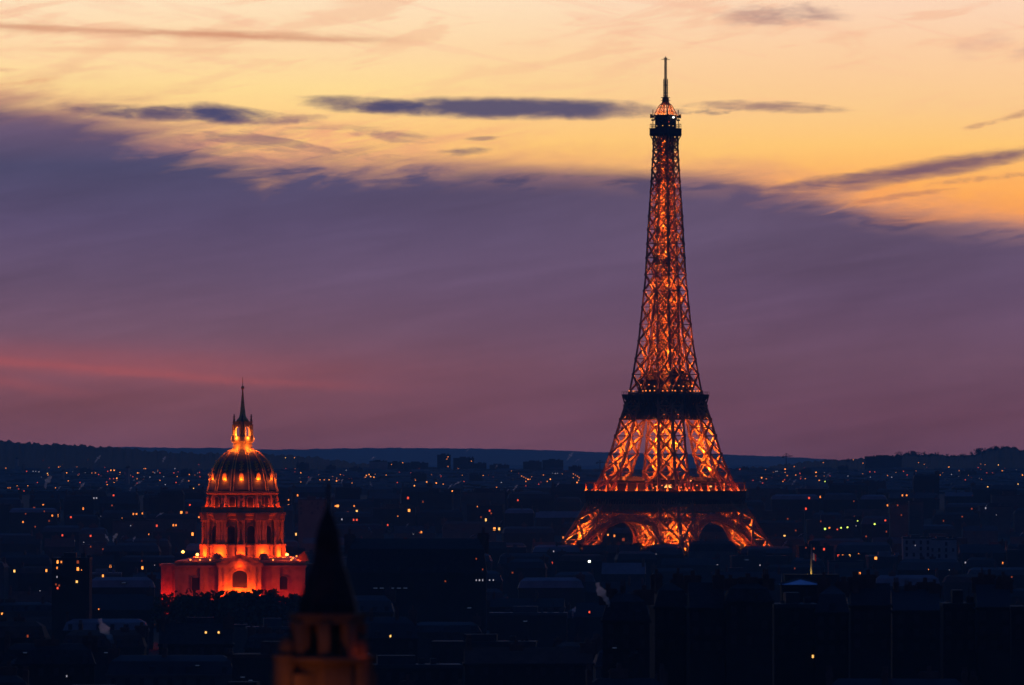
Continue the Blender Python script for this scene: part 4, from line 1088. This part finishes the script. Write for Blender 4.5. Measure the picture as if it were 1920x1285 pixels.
PS = '''178,868,14,0,a 306,868,12,3,a 86,918,26,3,b 107,921,9,0,a 148,919,14,0,a 182,921,8,2,b 244,922,9,3,a 252,912,10,2,a 336,910,12,0,b 292,971,10,2,a 204,1016,14,1,a 213,1018,18,3,a 226,1012,8,0,a 250,1017,11,3,a 573,910,16,0,b 558,1006,7,2,a 640,907,9,3,a 698,914,10,1,b
697,1001,12,1,a 722,1008,18,0,a 840,918,10,0,a 850,912,10,2,a 880,1009,8,2,a 951,924,7,3,a 962,921,12,0,a 1042,914,9,0,a 928,879,8,0,b 873,850,8,0,b 1063,864,16,0,b 1077,868,8,2,b 1141,1139,46,1,a 1074,1160,24,3,b 1178,1234,16,2,a 211,1212,52,1,b 293,1208,20,3,b 13,1258,24,0,b
1467,1026,12,0,a 1484,911,12,0,b 1477,904,8,0,b 1548,898,12,0,b 1495,1008,8,2,a 693,864,8,2,b 542,1140,46,3,b 1912,1006,8,0,a 1846,953,7,0,a 938,985,10,3,b 760,990,9,0,b 1200,1016,7,0,b 1268,1032,9,0,b'''
for tok in PS.split():
    px, py_, hh_, i, nm = tok.split(','); px = float(px); py_ = float(py_); hh_ = float(hh_); h_ = hit(px, py_+4)
    D = (h_[3]-3 if h_ else lamp_D(px, py_)-40)
    if py_ < 905: D = lamp_D(px, py_)-60
    x, y, z = px2w(px, py_, D); s = hh_*D/F
    big_ = 'tall' if hh_ > 20 else 'small'
    thick = 'white' if nm == 'a' else 'faint grey'
    tag(put('smoke_plume', PL[int(i), nm], None, (x, y, z), (s*1.15, s, s)), f"{big_} {thick} smoke wisp over rooftops {lzone(px) if py_ < 905 else zone(px)}", 'smoke', f"{big_} {thick} smoke wisps {lzone(px) if py_ < 905 else zone(px)}")

# ------------------------------------------------------------------ flagpole, glass pyramid roof, cranes
FD = 2300.0; x, y, z = px2w(1521, 1066, FD)
fpz = empty('flagpole', (x, y, z-2), 'tall flagpole lit yellow from below with a flag', 'flagpole')
ht = 46*FD/F
MB().tube([(0,0,0), (0,0,2+ht*.5), (0,0,2+ht)], [.42,.26,.1], 8).build('pole', M['white'], parent=fpz)
b = MB(); nseg = 8; fw, fh = 1.6, 2.4
for c in range(3):
    b.cur = c
    for i in range(3):
        j = c*3+i; xa, xb = .1+fw*j/9, .1+fw*(j+1)/9; dz_ = lambda t: -.9*t
        b.add([(xa,.15*sin(j),ht*.62+dz_(j/9)), (xb,.15*sin(j+1),ht*.62+dz_((j+1)/9)), (xb,.15*sin(j+1),ht*.62+fh+dz_((j+1)/9)), (xa,.15*sin(j),ht*.62+fh+dz_(j/9))], [(0,1,2,3)])
b.build('flag', M['blue'], M['fwhite'], M['red'], parent=fpz)
lamp((-.4,-1.6,.6), 260, (1,.62,.10), fpz, .15); lamp((.6,-2.2,ht*.55), 25, (1,.5,.2), fpz, .15)
MB().frustum(-9, 9, -6, 6, -10, 0, -.5, -.5).build('base', M['wall2'], parent=fpz)
x, y, z = px2w(1501, 1096, 1560); a = 39*1560/F
pg = empty('glass_pyramid_roof', (x, y, 0), 'low pyramid glass roof shining blue on top of the black block', 'glass roof')
MB().add([(-a,-a,z),(a,-a,z),(a,a,z),(-a,a,z),(0,0,z+10*1560/F)], [(0,1,4),(1,2,4),(2,3,4),(3,0,4),(0,3,2,1)]).build('glazing', M['glassroof'], parent=pg)
MB().box(-a+.3, a-.3, -a+.3, a-.3, 0, z-.01).build('wall', M['wall2'], parent=pg)
b = MB()
for sx_ in (-1, 1):
    for sy_ in (-1, 1): b.bar((sx_*a, sy_*a, z+.1), (0, 0, z+10*1560/F+.1), .3)
b.build('hip', M['zinc2'], parent=pg)
for px, pt, pb, D, lab in ((1474,850,872,9000,'far tower crane beside the tower, arm stretched out'), (1125,863,880,8900,'small far tower crane left of the tower leg')):
    x, y, z0 = px2w(px, pb, D); z1 = ZC+(HY-pt)*D/F; o = empty('tower_crane', (x, y, z0), lab, 'crane'); hh_ = z1-z0
    MB().bar((0,0,-6), (0,0,hh_), 1.1).build('mast', M['irond'], parent=o)
    MB().bar((-5,0,hh_*.72), (hh_*.55,0,hh_*.76), 1.0).bar((0,0,hh_), (hh_*.4,0,hh_*.76), .4).bar((0,0,hh_), (-5,0,hh_*.73), .4).box(-5.5,-3,-1,1,hh_*.6,hh_*.72).build('jib', M['irond'], parent=o)

# ------------------------------------------------------------------ air
hz = MB().box(-4000, 4000, -400, 31000, -90, 336).build('haze', volmat('haze_air', (.32,.76,1.0), HAZE_K, .05)); hz['kind'] = 'stuff'
